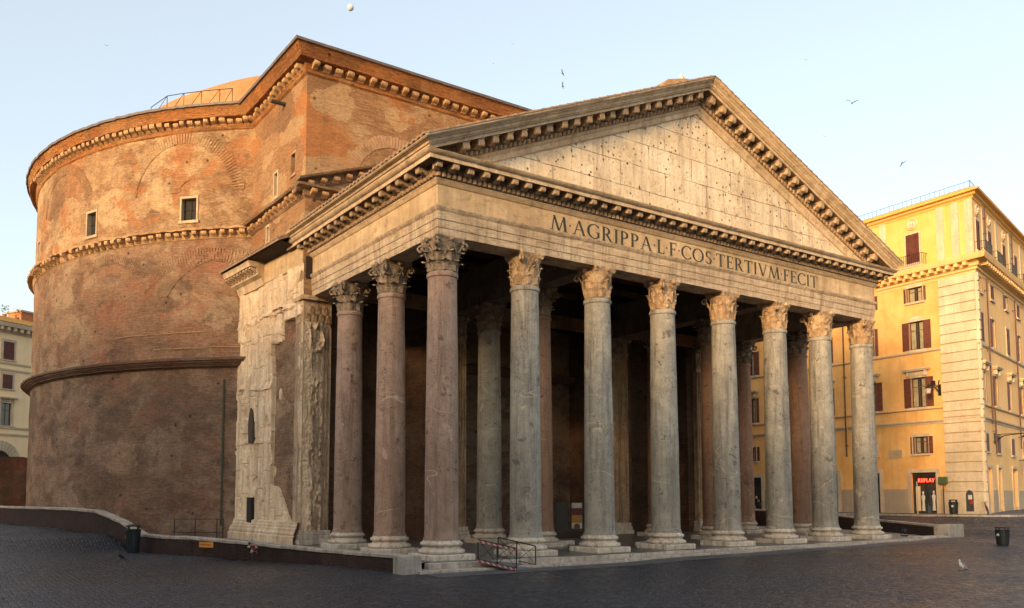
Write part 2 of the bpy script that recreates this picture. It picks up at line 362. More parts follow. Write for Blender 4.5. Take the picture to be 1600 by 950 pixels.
M['cobble'] = t.done(c, rg, t.bump(h, 1.0, .045), 0, .5)
g = m.build('ground', M['cobble'], smooth=60); tag(g, kind='structure')

# portico floor, front step and sunken paving round the temple
x0, L = 0.0, 32.15
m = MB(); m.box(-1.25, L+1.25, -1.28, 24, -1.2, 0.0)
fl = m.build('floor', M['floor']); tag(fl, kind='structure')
pv = MB()
P2 = [p for p in POLY]
ctr = (16, 30)
n = len(P2)
pv.add([(ctr[0]+(p[0]-ctr[0])*.985, ctr[1]+(p[1]-ctr[1])*.985 if p[1] > 3 else max(p[1], -.9), -.02) for p in P2]+[(*ctr, -.02)], [(i, (i+1) % n, n) for i in range(n)])
p_ = pv.build('paving', M['paving']); tag(p_, kind='structure')
# stylobate: long worn slabs
m = MB(); x = -2.35; random.seed(3)
while x < 38.3:
    wd = rnd(1.6, 3.2); e = min(38.3, x+wd); zg = gz((x+e)/2, -2.2)+.05
    m.box(x+.004, e-.004, -2.25+rnd(-.03,.03), -1.29, -1, zg+.07+rnd(-.01,.01)); x = e
x = -1.6
while x < L+1.5:
    wd = rnd(1.2, 2.6); e = min(L+1.5, x+wd)
    m.box(x+.006, e-.006, -1.62+rnd(-.08,.05), -1.285, -1.01, -.02+rnd(-.03,.01)); x = e
gm = MB(); random.seed(17)
for r_, (ya, yb) in enumerate(((-3.05, -2.27), (-3.85, -3.07))):
    x = -2.3
    while x < 39:
        e = x+rnd(.9, 1.7)
        gm.add([(x+.01, ya+.01, gz(x, ya)+.012), (e-.01, ya+.01, gz(e, ya)+.012), (e-.01, yb-.01, gz(e, yb)+.012), (x+.01, yb-.01, gz(x, yb)+.012)], [(0,1,2,3)]); x = e
go = gm.build('path', plain('basalt_slabs', (.085,.085,.09), .6, 0, .45, 1.2)); tag(go, kind='structure')
gm = MB(); gm.add([(x_, y_, gz(x_, -4)+.014) for x_, y_ in ((-1, -4.02), (39, -4.02), (39, -3.87), (-1, -3.87))], [(0,1,2,3)])
st = m.build('steps', M['steps'], bevel=.025); tag(st, kind='structure')

# ------------------------------------------------------------------ the temple
T = empty('temple', (16.1, 20, 0)); T.location = (0, 0, 0)
tag(T, 'ancient domed temple of brick with a granite column portico and inscribed frieze', 'temple')
# --- drum
DC = (14.76, 43.66); DR = 26.5
A0, A1 = 0, 360
def dpt(r, deg, z): a = R_(deg); return (DC[0]+r*cos(a), DC[1]+r*sin(a), z)
def ring_loft(prof, name, mt, parent, step=1.0, smooth=40, wob=0):
    m = MB(); rows = []
    n = int(360/step)
    rings = []
    for i in range(n):
        a = 360*i/n
        w_ = noise.noise(Vector((a*.9, 3.3, 0)))*wob+noise.noise(Vector((a*4.1, 8.3, 0)))*wob*.6
        rings.append([dpt(DR+o+w_*(1 if o > .2 else 0), a, z+w_*.5*(o > .2)) for o, z in prof])
    m.loft(rings, closed=True)
    return m.build(name, mt, parent, smooth=smooth)
def drum_wall(z0, z1, mt, holes=(), dz=.5, da=1.0, R=DR):
    az = sorted(set([round(-180+da*i, 3) for i in range(int(360/da)+1)]+[h[k] for h in holes for k in (0, 1)]))
    zz = sorted(set([z0+(z1-z0)*i/max(1, int((z1-z0)/dz)) for i in range(max(1, int((z1-z0)/dz))+1)]+[h[k] for h in holes for k in (2, 3)]))
    m = MB(); vs = []
    for z in zz:
        for a in az:
            b = noise.noise(Vector((a*.35, z*.6, 1)))*.045+noise.noise(Vector((a*1.4, z*2.1, 5)))*.025
            aa = 180. if abs(abs(a)-180) < 1e-6 else a
            if aa == 180.: b = 0
            vs.append(dpt(R+b, aa, z))
    na = len(az); fs = []
    for j in range(len(zz)-1):
        for i in range(na-1):
            ca, cz = (az[i]+az[i+1])/2, (zz[j]+zz[j+1])/2
            if any(h[0] < ca < h[1] and h[2] < cz < h[3] for h in holes): continue
            fs.append((j*na+i, j*na+i+1, (j+1)*na+i+1, (j+1)*na+i))
    m.add(vs, fs)
    return m.build('drum_wall', mt, T, smooth=60)
WIN = [(-155.95, .62, 21.2, 23.05), (-136.85, .66, 21.2, 22.9), (-112, .62, 21.2, 23), (-178, .62, 21.2, 23)]
holes = [(a-math.degrees(w_/DR), a+math.degrees(w_/DR), z0, z1) for a, w_, z0, z1 in WIN]
HA = [(h[0]*1., h[1]*1., h[2], h[3]) for h in holes]
HA = [((h[0]+h[1])/2-(h[1]-h[0])/2, (h[0]+h[1])/2+(h[1]-h[0])/2, h[2], h[3]) for h in HA]
wb = drum_wall(-.6, 11.3, M['brick_low'], ()); tag(wb, 'lowest drum wall of dark stained brown brick')
wm = drum_wall(11.3, 20.15, M['brick_mid'], ()); tag(wm, 'middle drum wall of mottled red and buff brick')
wt = drum_wall(20.15, 27.8, M['brick_top'], HA); tag(wt, 'upper drum wall of orange brick with plaster patches')
def local_frame(deg, r=DR):
    a = R_(deg); return Matrix.Translation(dpt(r, deg, 0)) @ Matrix.Rotation(a+pi/2, 4, 'Z')   # local x tangent, -y outwards
for a, w_, z0, z1 in WIN:
    F = local_frame(a)
    m = MB(); m.M = F
    t_ = .10
    for b in ((-w_-.02, -w_+t_, -.06, .5, z0, z1), (w_-t_, w_+.02, -.06, .5, z0, z1), (-w_-.1, w_+.1, -.10, .5, z0-.14, z0+.06), (-w_-.04, w_+.04, -.07, .5, z1-.12, z1+.04)): m.box(*b)
    wo = m.build('window', M['white_trim'], T, bevel=.01)
    m = MB(); m.M = F; m.box(-w_+t_+.003, w_-t_-.003, .3, .34, z0+.062, z1-.122)
    for k in (-.0,): m.box(k-.03, k+.03, .25, .3, z0+.06, z1-.12)
    m.box(-w_+t_, w_-t_, .25, .299, (z0+z1)/2, (z0+z1)/2+.05)
    m.build('pane', M['darkhole'], wo)
# cornices of the drum
ring_loft([(-.4,27.3),(-.02,27.32),(.10,27.4),(.14,27.52),(.16,27.6),(.2,28.02),(.62,28.04),(.66,28.12),(.46,28.16),(.60,28.5),(.80,28.74),(-.4,28.74)], 'drum_cornice', M['brick_attic'], T, .75, 30, .06)
ring_loft([(.3,28.743),(.92,28.745),(.95,28.9),(.3,28.96)], 'roof_edge', M['lead'], T, .75, 30, .05)
ring_loft([(-.4,19.9),(.04,19.92),(.10,20.0),(.14,20.12),(.16,20.38),(.52,20.42),(.57,20.55),(-.4,20.62)], 'drum_cornice', M['corbel_stone'], T, .6, 30, .10)
lc = ring_loft([(-.4,11.15),(.05,11.17),(.12,11.24),(.30,11.27),(.31,11.36),(.42,11.38),(.43,11.46),(.56,11.48),(.57,11.58),(.70,11.60),(.72,11.74),(.35,11.86),(-.4,11.95)], 'drum_cornice', brickwork('brick_band', (.17,.09,.06), (.22,.14,.10), (.07,.05,.04), (.18,.09,.06), .55, .62, .5, .4), T, .6, 25, .05)
tag(lc, 'dark stepped brick cornice around the lower drum')
m = MB()
for z in (12.55, 13.6):
    rows = [[dpt(DR+o+.02, a, z+zz+.06*noise.noise(Vector((a*.5, z, 0)))) for o, zz in ((-.1,-.05),(.04,-.03),(.02,.02),(-.1,.06))] for a in [(-150 if z > 13 else -142)+.8*i for i in range(22 if z > 13 else 25)]]
    m.loft(rows)
m.build('brick_ledge', M['arch_brick'], T)
# corbels: one mesh shared by copies
def corbel_mesh(wd, ht, dp, mt, seed=0):
    m = MB(); pr = [(0,0),(0,ht),(dp,ht),(dp,ht*.62),(dp*.9,ht*.42),(dp*.62,ht*.3),(dp*.35,ht*.22),(dp*.2,0)]
    m.prism(pr, lambda o, z: (-wd/2, -o, z), lambda o, z: (wd/2, -o, z))
    for i, p in enumerate(m.v): m.v[i] = p+Vector((0, 0, 0))+noise.noise_vector(p*4+Vector((seed*7, 0, 0)))*.04
    o = m.build('corbel', mt, None, bevel=.02); return o
corb = [corbel_mesh(.34+.05*k, .42-.02*k, .52-.07*k, M['corbel_stone'], k) for k in range(3)]
corb_used = [False]*3
def put_corbel(k, Mx, parent):
    if not corb_used[k]: o = corb[k]; corb_used[k] = True
    else: o = corb[k].copy(); COL.objects.link(o)
    o.parent = parent; o.matrix_local = Mx; return o
CORB = []
def drum_corbels(z, a0, a1, step, sz=1.):
    a = a0
    while a < a1:
        if random.random() > (.0 if z > 25 else .12):
            CORB.append(local_frame(a+rnd(-.1,.1), DR+.06) @ Matrix.Translation((0, 0, z)) @ Matrix.Scale(rnd(.9,1.08)*sz, 4) )
        a += step
random.seed(11)
drum_corbels(27.6, -178, -127.5, 1.22, 1.0)
drum_corbels(19.98, -178, -127.5, 1.42, .95)
# relieving arches
def wall_arch(mapf, cu, cz, r0, r1, a0, a1, nv, mt, out=.03, sx=1.):
    m = MB()
    for i in range(nv):
        b0, b1 = R_(a0+(a1-a0)*i/nv)+.006, R_(a0+(a1-a0)*(i+1)/nv)-.006
        e = out*.4+rnd(-.006, .008); q0 = r0+rnd(-.02, .02); q1 = r1+rnd(-.05, .05)
        pts = [(cu+sx*q0*cos(b0), cz+q0*sin(b0)), (cu+sx*q1*cos(b0), cz+q1*sin(b0)), (cu+sx*q1*cos(b1), cz+q1*sin(b1)), (cu+sx*q0*cos(b1), cz+q0*sin(b1))]
        m.prism(pts, lambda u, z: mapf(u, z, -.2), lambda u, z: mapf(u, z, e))
    return m.build('relieving_arch', mt, T)
def dm(a): return lambda u, z, o: dpt(DR+o+.03, a+math.degrees(u/DR), z)
random.seed(5)
for a in (-138.2, -165.5, -111):
    wall_arch(dm(a), 0, 22.9, 3.75, 4.55, 4 if a > -150 else 20, 176 if a > -150 else 160, 60, M['arch_top'])
wall_arch(dm(-136.85), 0, 23.25, .75, 1.55, 0, 180, 22, M['arch_top'])
wall_arch(dm(-134), 0, 11.8, 6.6, 7.5, 40, 135, 60, M['arch_mid'])
wall_arch(dm(-131), 0, 13.6, 4.9, 5.5, 30, 150, 44, M['arch_mid'])
wall_arch(dm(-152), 0, 15.0, 3.9, 4.6, 25, 120, 40, M['arch_mid'])
# dome: stepped rings then shallow cap
m = MB(); prof = [(26.9, 28.6), (26.2, 29.3), (24.6, 29.35), (19.8, 30.4), (19.6, 34.0)]
for k in range(4):
    r = 19.2-1.0*k; z = 34.05+.68*k; prof += [(r, z), (r-.12, z+.6)]
for k in range(1, 9):
    q = k/8; prof.append((16.0-(16.0-4.6)*q, 36.7+3.6*sin(q*pi/2)))
m.M = Matrix.Translation((DC[0], DC[1], 0)); m.lathe(prof, 96)
dome = m.build('dome', marble('dome_brick', (.44,.25,.12), (.36,.18,.08), (.15,.09,.05), .8, 0, .4, .5), T, smooth=30)
# rail and maintenance platform on the drum edge
m = MB(); pts = [dpt(DR-.5, a, 29.9+.6*min(1, (a+145)/3)) for a in (-145, -142, -139, -136, -133, -131)]
for i, p in enumerate(pts):
    m.tube([(p[0], p[1], 28.9), p], .025)
    if i: m.tube([pts[i-1], p], .025); m.tube([(pts[i-1][0], pts[i-1][1], 28.95), p], .018)
m.build('roof_railing', M['black'], T)
m = MB(); m.M = local_frame(-134.2, DR-.9); m.box(-2.6, 2.4, -.1, .9, 29.05, 29.15); 
for k in (-2.4, 2.2): m.box(k, k+.1, -.6, -.1, 28.8, 29.15)
m.build('platform', M['wood'], T)
# drum vertical drain seam
m = MB(); m.M = local_frame(-130.7); m.box(-.06, .06, -.07, .1, .8, 10.4)
m.build('drain_pipe', plain('mossy_iron', (.045,.05,.03), .8), T)

# --- intermediate block
BX, BY, BXR = -1.14, 13.5, L+1.14
FARX, FARY = -1.3, 24.5
random.seed(9)
def panel(c0, c1, z0, z1, name, mt, holes=(), ds=.8, dz=.8, amp=.03, parent=T):
    c0, c1 = Vector((c0[0], c0[1], 0)), Vector((c1[0], c1[1], 0)); Ln = (c1-c0).length; u = (c1-c0)/Ln; nn = Vector((u.y, -u.x, 0))
    ss = sorted(set([Ln*i/max(1, int(Ln/ds)) for i in range(max(1, int(Ln/ds))+1)]+[h[k] for h in holes for k in (0, 1)]))
    zz = sorted(set([z0+(z1-z0)*i/max(1, int((z1-z0)/dz)) for i in range(max(1, int((z1-z0)/dz))+1)]+[h[k] for h in holes for k in (2, 3)]))
    m = MB(); vs = []
    for z in zz:
        for s in ss:
            e = 0 if s in (ss[0], ss[-1]) else amp*noise.noise(Vector((s*.7, z*.7, c0.x)))
            p = c0+u*s+nn*e; vs.append((p.x, p.y, z))
    k = len(ss)
    m.add(vs, [(j*k+i, j*k+i+1, (j+1)*k+i+1, (j+1)*k+i) for j in range(len(zz)-1) for i in range(k-1)
               if not any(h[0] < (ss[i]+ss[i+1])/2 < h[1] and h[2] < (zz[j]+zz[j+1])/2 < h[3] for h in holes)])
    return m.build(name, mt, parent, smooth=40)
# left side (seen), from far to near so that the outward normal is -x
side_len = (Vector((FARX, FARY))-Vector((BX, BY))).length
def sd_(y): return FARY-y
bh = [(sd_(18.55), sd_(17.75), 21.35, 22.95), (sd_(15.75), sd_(14.95), 21.9, 23.25)]
panel((FARX, FARY), (BX, BY), 20.3, 27.9, 'block_wall', M['brick_block'], bh)
bl = panel((FARX, FARY), (BX, BY), 14.5, 20.3, 'block_wall', M['brick_block'], [(sd_(19.7), sd_(19.05), 18.75, 19.85)])
panel((BX, BY), (BXR, BY), 14.3, 27.9, 'block_wall', M['brick_block'])
panel((BXR, BY), (BXR, FARY), -.5, 27.9, 'block_wall', M['brick_block'])
m = MB(); m.add([(BX, BY, 27.9), (BXR, BY, 27.9), (BXR+1.3, BY-1.2, 28.85), (BX-1.1, BY-1.2, 28.85)], [])
m.box(BX-.2, BXR+.2, BY-.2, 30, 28.4, 28.82); m.build('block_roof', M['lead'], T)
def side_window(ya, yb, z0, z1, frame=True):
    m = MB(); x = BX-.16*(((ya+yb)/2)-BY)/(FARY-BY)
    f = .13 if frame else .05
    for b in ((x-.05, x+.4, ya-.02, ya+f, z0, z1), (x-.05, x+.4, yb-f, yb+.02, z0, z1), (x-.07, x+.4, ya-.06, yb+.06, z0-.14, z0+.04), (x-.06, x+.4, ya-.03, yb+.03, z1-.1, z1+.05)): m.box(*b)
    wo = m.build('window', M['white_trim'] if frame else M['arch_brick'], T)
    m = MB(); m.box(x+.3, x+.34, ya+f+.003, yb-f-.003, z0+.042, z1-.102)
    m.box(x+.25, x+.298, ya+f, yb-f, (z0+z1)/2, (z0+z1)/2+.05)
    m.build('pane', M['darkhole'], wo)
side_window(17.75, 18.55, 21.35, 22.95); side_window(14.95, 15.75, 21.9, 23.25, False); side_window(19.05, 19.7, 18.75, 19.85)
m = MB(); m.box(BX-.95, BX+.1, 16.75, 17.0, 26.75, 26.9); m.build('water_spout', M['bronze'], T)
# sweep of a profile along a plan path with mitred corners
def sweep(path, prof, name, mt, parent=T, smooth=30, jit=0, closed_ends=True, sub=1.2, wob=0, bevel=0, mitre=None):
    """path list of (x,y); profile (outwards, z), outwards = right-hand side seen along the path reversed"""
    pts = [Vector(p) for p in path]; dirs = [(pts[i+1]-pts[i]).normalized() for i in range(len(pts)-1)]
    rings = []
    for i in range(len(pts)):
        if i == 0: nrm = Vector((dirs[0].y, -dirs[0].x)); k = 1
        elif i == len(pts)-1: nrm = Vector((dirs[-1].y, -dirs[-1].x)); k = 1
        else:
            a = Vector((dirs[i-1].y, -dirs[i-1].x)); b = Vector((dirs[i].y, -dirs[i].x)); nrm = (a+b).normalized(); k = 1/max(.2, nrm.dot(a))
        if mitre and i == mitre[0] % len(pts): nrm = Vector(mitre[1]); k = 1
        rings.append([(pts[i].x+nrm.x*o*k, pts[i].y+nrm.y*o*k, z) for o, z in prof])
    full = []
    for i in range(len(rings)-1):
        Ln = (pts[i+1]-pts[i]).length; n = max(1, int(Ln/sub)) if sub else 1
        for j in range(n):
            q = j/n
            row = [tuple(a+(b-a)*q for a, b in zip(p, r)) for p, r in zip(rings[i], rings[i+1])]
            if wob and 0 < j: 
                row = [(x+wob*noise.noise(Vector((x*2, y*2, z*3))), y+wob*noise.noise(Vector((x*2+9, y*2, z*3))), z+wob*.7*noise.noise(Vector((x*2, y*2+7, z*2)))) for x, y, z in row]
            full.append(row)
    full.append(rings[-1])
    m = MB(); m.loft(full); return m.build(name, mt, parent, smooth=smooth, bevel=bevel)
BP = [(FARX, FARY), (BX, BY), (BXR, BY), (BXR, FARY)]
sweep(BP, [(-.5,27.35),(.01,27.36),(.12,27.44),(.15,27.6),(.18,28.02),(.68,28.05),(.72,28.13),(.62,28.17),(.85,28.5),(1.0,28.70),(-.5,28.70)], 'block_cornice', M['brick_attic'], wob=.03)
sweep(BP, [(.2,28.703),(1.12,28.705),(1.16,28.84),(.2,28.9)], 'roof_edge', M['lead'], wob=.02)
sweep([(FARX, FARY), (BX, BY), (6, BY)], [(-.5,19.95),(.02,19.96),(.12,20.04),(.15,20.12),(.17,20.45),(.62,20.48),(.68,20.6),(-.5,20.66)], 'block_cornice', M['brick_eave'], wob=.05)
def line_corbels(p0, p1, z, step, nrm_ang, sz=1., off=.12, ch=0):
    p0, p1 = Vector(p0), Vector(p1); Ln = (p1-p0).length; n = int(Ln/step)
    for i in range(n):
        p = p0+(p1-p0)*(i+.5)/n
        CORB.append(Matrix.Translation((p.x+off*cos(nrm_ang), p.y+off*sin(nrm_ang), z)) @ Matrix.Rotation(nrm_ang+pi/2, 4, 'Z') @ Matrix.Scale(sz*rnd(.96,1.05), 4))
line_corbels((BX, BY-.4), (19.5, BY-.4), 27.62, .72, -pi/2, .98, -.26)
line_corbels((BX-.05, 23.2), (BX-.05, BY+.1), 27.62, .66, pi, .98, .07)
line_corbels((BX-.05, 23.0), (BX-.05, BY+.1), 20.05, .66, pi, .9, .06)
line_corbels((BX, BY-.05), (3.2, BY-.05), 20.05, .72, -pi/2, .9, .06)
# older raking pediment on the block front
def rake_pts(xa, za, xb, zb, prof, y0, name, mt):
    # prof (out, h) swept along the sloping line from a to b on plane y0
    sl = atan2(zb-za, xb-xa); nx_, nz_ = -sin(sl), cos(sl); m = MB(); rows = []
    N = 14
    for j in range(N+1):
        q = j/N; x = xa+(xb-xa)*q; z = za+(zb-za)*q
        rows.append([(x, y0-o, z+h/cos(sl)) for o, h in prof])
    m.loft(rows); return m.build(name, mt, T, smooth=30)
XC = L/2
RP = [(-.4,-.55),(.02,-.55),(.12,-.45),(.15,-.35),(.17,0),(.62,.03),(.68,.14),(-.4,.2)]
rk = rake_pts(BX-.6, 20.75, XC, 27.2, RP, BY, 'raking_cornice', M['brick_eave'])
for i in range(13):
    x = BX+.2+i*.8; z = 20.75+(27.2-20.75)*(x-BX+.6)/(XC-BX+.6)-.5
    CORB.append(Matrix.Translation((x, BY-.08, z)) @ Matrix.Scale(.9, 4))
wall_arch(lambda u, z, o: (u, BY-o-.02, z), 4.7, 21.6, 2.6, 3.35, 12, 168, 40, M['arch_brick'], .02)
# choose corbels: 100 nearest the camera as parts, the rest one stuff mesh
def dist(Mx): return (Mx.translation-CAM).length
CORB.sort(key=dist)
for i, Mx in enumerate(CORB[:100]): put_corbel(i % 3, Mx, T)
m = MB()
for Mx in CORB[100:]:
    m.M = Mx; pr = [(0,0),(0,.42),(.52,.42),(.52,.26),(.46,.17),(.3,.12),(.12,0)]; wd = rnd(.32,.42)
    m.prism(pr, lambda o, z: (-wd/2, -o, z), lambda o, z: (wd/2, -o, z))
m.M = None
o = m.build('corbel_row', M['corbel_stone'], T, jit=.03); o['kind'] = 'stuff'

# --- marble cladding on the left flank (height field with broken edges)
CLC = [13.5, 13.95, 14.9, 15.9, 16.9, 17.8, 18.9, 20.0, 21.1, 22.2, 23.0, 24.2]
def cl_height(y, z):
    wy = y+.30*noise.noise(Vector((y*.7, z*.5, 2)))+.10*noise.noise(Vector((y*3, z*3, 2)))
    wz = z+.3*noise.noise(Vector((y*.7+5, z*.7, 7)))+.08*noise.noise(Vector((y*4, z*4, 7)))
    k = None
    if wy > 22.2: k = .36
    elif 17.75 < wy <= 22.2: k = .26
    elif wz > 14.0-.9*(wy < 16.2): k = .32
    elif wy > 16.6 and wz > 12.0: k = .18
    elif wz < 3.4-max(0, (16.9-wy))*1.1 : k = .20
    elif wy < 13.95: k = .24
    if z < 1.25: k = .40+(.05 if z < 1.1 else 0)+(.08 if z < .9 else 0)+(.07*sin(max(0, min(1, (z-.45)/.3))*pi) if z < .75 else 0)+(.12 if z < .45 else 0)
    if k is None:
        n_ = noise.noise(Vector((y*.8, z*.6, 11)))
        return .03 if n_ > .42 else -.12
    if z > 1.25:
        jy = y+.05*noise.noise(Vector((y*2, z*1.4, 3))); jz = z+.07*noise.noise(Vector((y*1.4, z*2, 9)))
        i = 0
        while i < len(CLC)-2 and jy > CLC[i+1]: i += 1
        hh = 1.3+1.5*abs(noise.noise(Vector((i*3.7, 1.3, 0))))*2; row = math.floor((jz+i*1.37)/hh)
        rz_ = (jz+i*1.37)/hh-row
        k += .06*noise.noise(Vector((i*5.1+.5, row*3.3+.5, 2.2)))
        d = min(abs(jy-CLC[i]), abs(jy-CLC[i+1]), rz_*hh, (1-rz_)*hh)
        if d < .035: k -= .05
        br = noise.noise(Vector((y*.9, z*.7, 21)))
        if br > .27: k -= min(.11, (br-.27)*3)                       # spalled hollows
        for zj, dp, hz in ((9.35, .22, .4), (13.75, .16, .35), (6.0, .10, .3)):   # broken projecting mouldings
            if 17.7 < wy < 22.4 or (zj > 13 and wy > 14):
                e = wz-zj
                if 0 < e < hz: k += dp*max(0, .55+1.3*noise.noise(Vector((y*1.1, zj, 5))))*(1-(e/hz)**2)
    k += .018*noise.noise(Vector((y*1.9, z*1.1, 4)))+.012*noise.noise(Vector((y*6, z*5, 4)))
    cr = abs(noise.noise(Vector((y*.8, z*.35, 31))))
    if cr < .012: k -= .05
    return k
def flank_x(y): return BX-.62*(y-BY)/9.5*(1 if True else 0)
m = MB(); ny, nz = 150, 260; vs = []
for j in range(nz+1):
    z = .0+16.1*j/nz
    for i in range(ny+1):
        y = BY+10.3*i/ny
        vs.append((flank_x(y)+.26-cl_height(y, z), y, z))
m.add(vs, [(j*(ny+1)+i, (j+1)*(ny+1)+i, (j+1)*(ny+1)+i+1, j*(ny+1)+i+1) for j in range(nz) for i in range(ny)])
cl = m.build('marble_cladding', M['cladding'], T); tag(cl, 'broken pale marble facing on the flank wall')
m = MB(); rows = [[(flank_x(y)+.24, y, z) for y in (BY+.03, 18, 24)] for z in (-.3, 16.2)]
m.strip(rows); m.build('block_wall', M['brick_mid'], T)
m = MB()
m.prism([(20.15,6.15),(20.95,6.1),(21.05,7.2),(20.92,7.9),(20.62,8.3),(20.35,8.1),(20.2,7.5)], lambda y, z: (flank_x(20.5)-.12, y, z), lambda y, z: (flank_x(20.5)+.2, y, z)); m.build('niche_shade', plain('recess_shade', (.07,.05,.035), .9), T); m = MB(); m.box(flank_x(20.5)-.16, flank_x(20.5)+.2, 20.05, 20.85, .75, 2.65)  # dark slabs on the face paint the shade of niche and slit
m.build('slit_shade', M['darkhole'], T)
# far marble cornice fragment and tiled eave over the flank
def fx(y): return flank_x(y)
sweep([(fx(23.4), 23.4), (fx(19.0), 19.0)], [(-.2,15.9),(.1,15.9),(.16,16.15),(.22,16.35),(.5,16.5),(.52,16.6),(.58,16.95),(1.0,16.98),(1.04,17.15),(1.14,17.3),(-.2,17.35)], 'cornice_fragment', M['marble'], wob=.05)
for i in range(9):
    m = MB()
    y = 19.2+i*.5; m.M = Matrix.Translation((fx(y)-.5, y, 16.62)) @ Matrix.Rotation(-pi/2, 4, 'Z')
    m.prism([(0,0),(0,.34),(.45,.34),(.45,.2),(.2,.1),(.1,0)], lambda o, z: (-.13, -o, z), lambda o, z: (.13, -o, z))
    m.build('cornice_bracket', M['modillion'], T)

# --- columns
SHAFT = []
def worn_lathe(m, prof, n, seed, amp):
    rings = []
    for r, z in prof:
        rings.append([((r+amp*noise.noise(Vector((cos(2*pi*i/n)*2.2+seed, sin(2*pi*i/n)*2.2, z*.8)))+amp*.5*noise.noise(Vector((cos(2*pi*i/n)*7+seed, sin(2*pi*i/n)*7, z*2.5))))*cos(2*pi*i/n),
                       (r+amp*noise.noise(Vector((cos(2*pi*i/n)*2.2+seed, sin(2*pi*i/n)*2.2, z*.8))))*sin(2*pi*i/n), z) for i in range(n)])
    m.loft(rings)
def shaft_mesh(seed):
    m = MB(); prof = [(.80,.0),(.80,.09),(.755,.16)]
    for k in range(1, 40):
        q = k/39; prof.append((.745-.095*q**1.7, .16+11.36*q))
    prof += [(.655,11.55),(.70,11.58),(.715,11.66),(.70,11.74),(.66,11.79),(.63,11.8)]
    worn_lathe(m, prof, 44, seed, .012); return m
def base_mesh():
    m = MB(); pr = [(1.02,.26)]
    for k in range(7): a = -pi/2+pi*k/6; pr.append((.93+.10*cos(a), .36+.10*sin(a)))
    pr += [(.90,.48),(.84,.50),(.82,.545),(.85,.59),(.89,.61)]
    for k in range(7): a = -pi/2+pi*k/6; pr.append((.86+.075*cos(a), .69+.075*sin(a)))
    pr += [(.83,.78),(.82,.84)]
    m.lathe(pr, 40); return m
def bell(z): 
    return .60+.05*z+.20*max(0, (z-.75)/.65)**2
def capital_mesh(full, seed):
    m = MB(); n = 32
    m.lathe([(.60,0),(.62,.05)]+[(bell(z), z) for z in (.1,.3,.5,.7,.9,1.05,1.2,1.32)], n)
    rr = random.Random(seed)
    def leaf(th, h, w, z0, curl):
        rows = []; N = 9
        miss = rr.random() < (.0 if full else .25)
        hh = h*(rr.uniform(.6,.85) if miss else 1)
        for k in range(N+1):
            t_ = k/N; lob = 1+.28*(1 if k % 2 else -1)*(t_ < .85); wd = w*(.75+.5*sin(t_*pi*.75))*lob*(1-.75*max(0, t_-.78)/.22)
            z = z0+hh*(t_ if t_ < .82 else .82+.10*sin((t_-.82)/.18*pi*.9)); out = .035+curl*max(0, (t_-.45)/.55)**2.2*(0.35 if miss else 1)
            row = []
            for j in (-2,-1,0,1,2):
                a = th+j/2*wd/.72; r = bell(z0+hh*t_)+out+(.055 if j == 0 else .02 if abs(j) == 1 else -.03)
                row.append((r*cos(a), r*sin(a), z-.03*abs(j)*(t_ > .8)))
            rows.append(row)
        m.strip(rows)
        # stem ribs between lobes
        m.tube([((bell(z0)+.06)*cos(th), (bell(z0)+.06)*sin(th), z0), ((bell(z0+hh*.5)+.075)*cos(th), (bell(z0+hh*.5)+.075)*sin(th), z0+hh*.5), ((bell(z0+hh*.8)+.09+curl*.3)*cos(th), (bell(z0+hh*.8)+.09+curl*.3)*sin(th), z0+hh*.8)], [.035,.03,.02], 5)
    for k in range(8): leaf(pi/8+k*pi/4, .52, .23, .04, .26 if full else .10)
    for k in range(8): leaf(k*pi/4, .62, .21, .36, .28 if full else .12)
    # volutes at corners
    for k in range(4):
        a = pi/4+k*pi/2; d = Vector((cos(a), sin(a), 0)); sdv = Vector((-sin(a), cos(a), 0))
        if not full and k in (0, 2, 3) : continue
        pts = [d*(bell(.65)+.04)+Vector((0,0,.65)), d*.78+Vector((0,0,.95)), d*.92+Vector((0,0,1.2))]
        c0 = d*1.0+Vector((0,0,1.14))
        for q in range(12):
            b = pi*.75-q*.62; rr_ = .19*(1-q/14); pts.append(c0+d*rr_*cos(b)+Vector((0,0,rr_*sin(b))))
        for sgn in (-1, 1): m.tube([p+sdv*.06*sgn for p in pts], .05, 6)
    for k in range(4):                                            # helices and fleuron on each face
        a = k*pi/2; d = Vector((cos(a), sin(a), 0)); s_ = Vector((-sin(a), cos(a), 0))
        for sgn in (-1, 1):
            pts = [d*(bell(.7)+.03)+s_*sgn*.3+Vector((0,0,.72)), d*.76+s_*sgn*.2+Vector((0,0,1.0))]
            for q in range(9):
                b = pi-q*.6; r_ = .10*(1-q/11); pts.append(d*(.82)+s_*sgn*(.12-r_*cos(b)*-1)+Vector((0,0,1.12+r_*sin(b))))
            m.tube(pts, .032 if full else .028, 5)
        if full or rr.random() < .5:
            m.M = Matrix.Translation(d*.84+Vector((0,0,1.42))); m.lathe([(.02,-.13),(.11,-.08),(.14,0),(.10,.09),(.02,.13)], 8); m.M = None
    # abacus with concave sides
    out = []
    hc = 1.16 if full else 1.08
    for k in range(4):
        a = pi/4+k*pi/2; p0 = Vector((cos(a)*hc, sin(a)*hc)); p1 = Vector((cos(a+pi/2)*hc, sin(a+pi/2)*hc)); mid = (p0+p1)/2; inw = -mid.normalized()
        tdir = (p1-p0).normalized()
        for q in (.06,.2,.35,.5,.65,.8,.94):
            p = p0+(p1-p0)*q+inw*.17*sin(q*pi)
            if not full: p = p*(1-.07*abs(noise.noise(Vector((p.x*3+seed, p.y*3, 0)))))
            out.append(p)
    m.loft([[(p.x*k_, p.y*k_, z) for p in out] for k_, z in ((.90,1.33),(.94,1.40),(.955,1.46),(1,1.48),(1,1.56))])
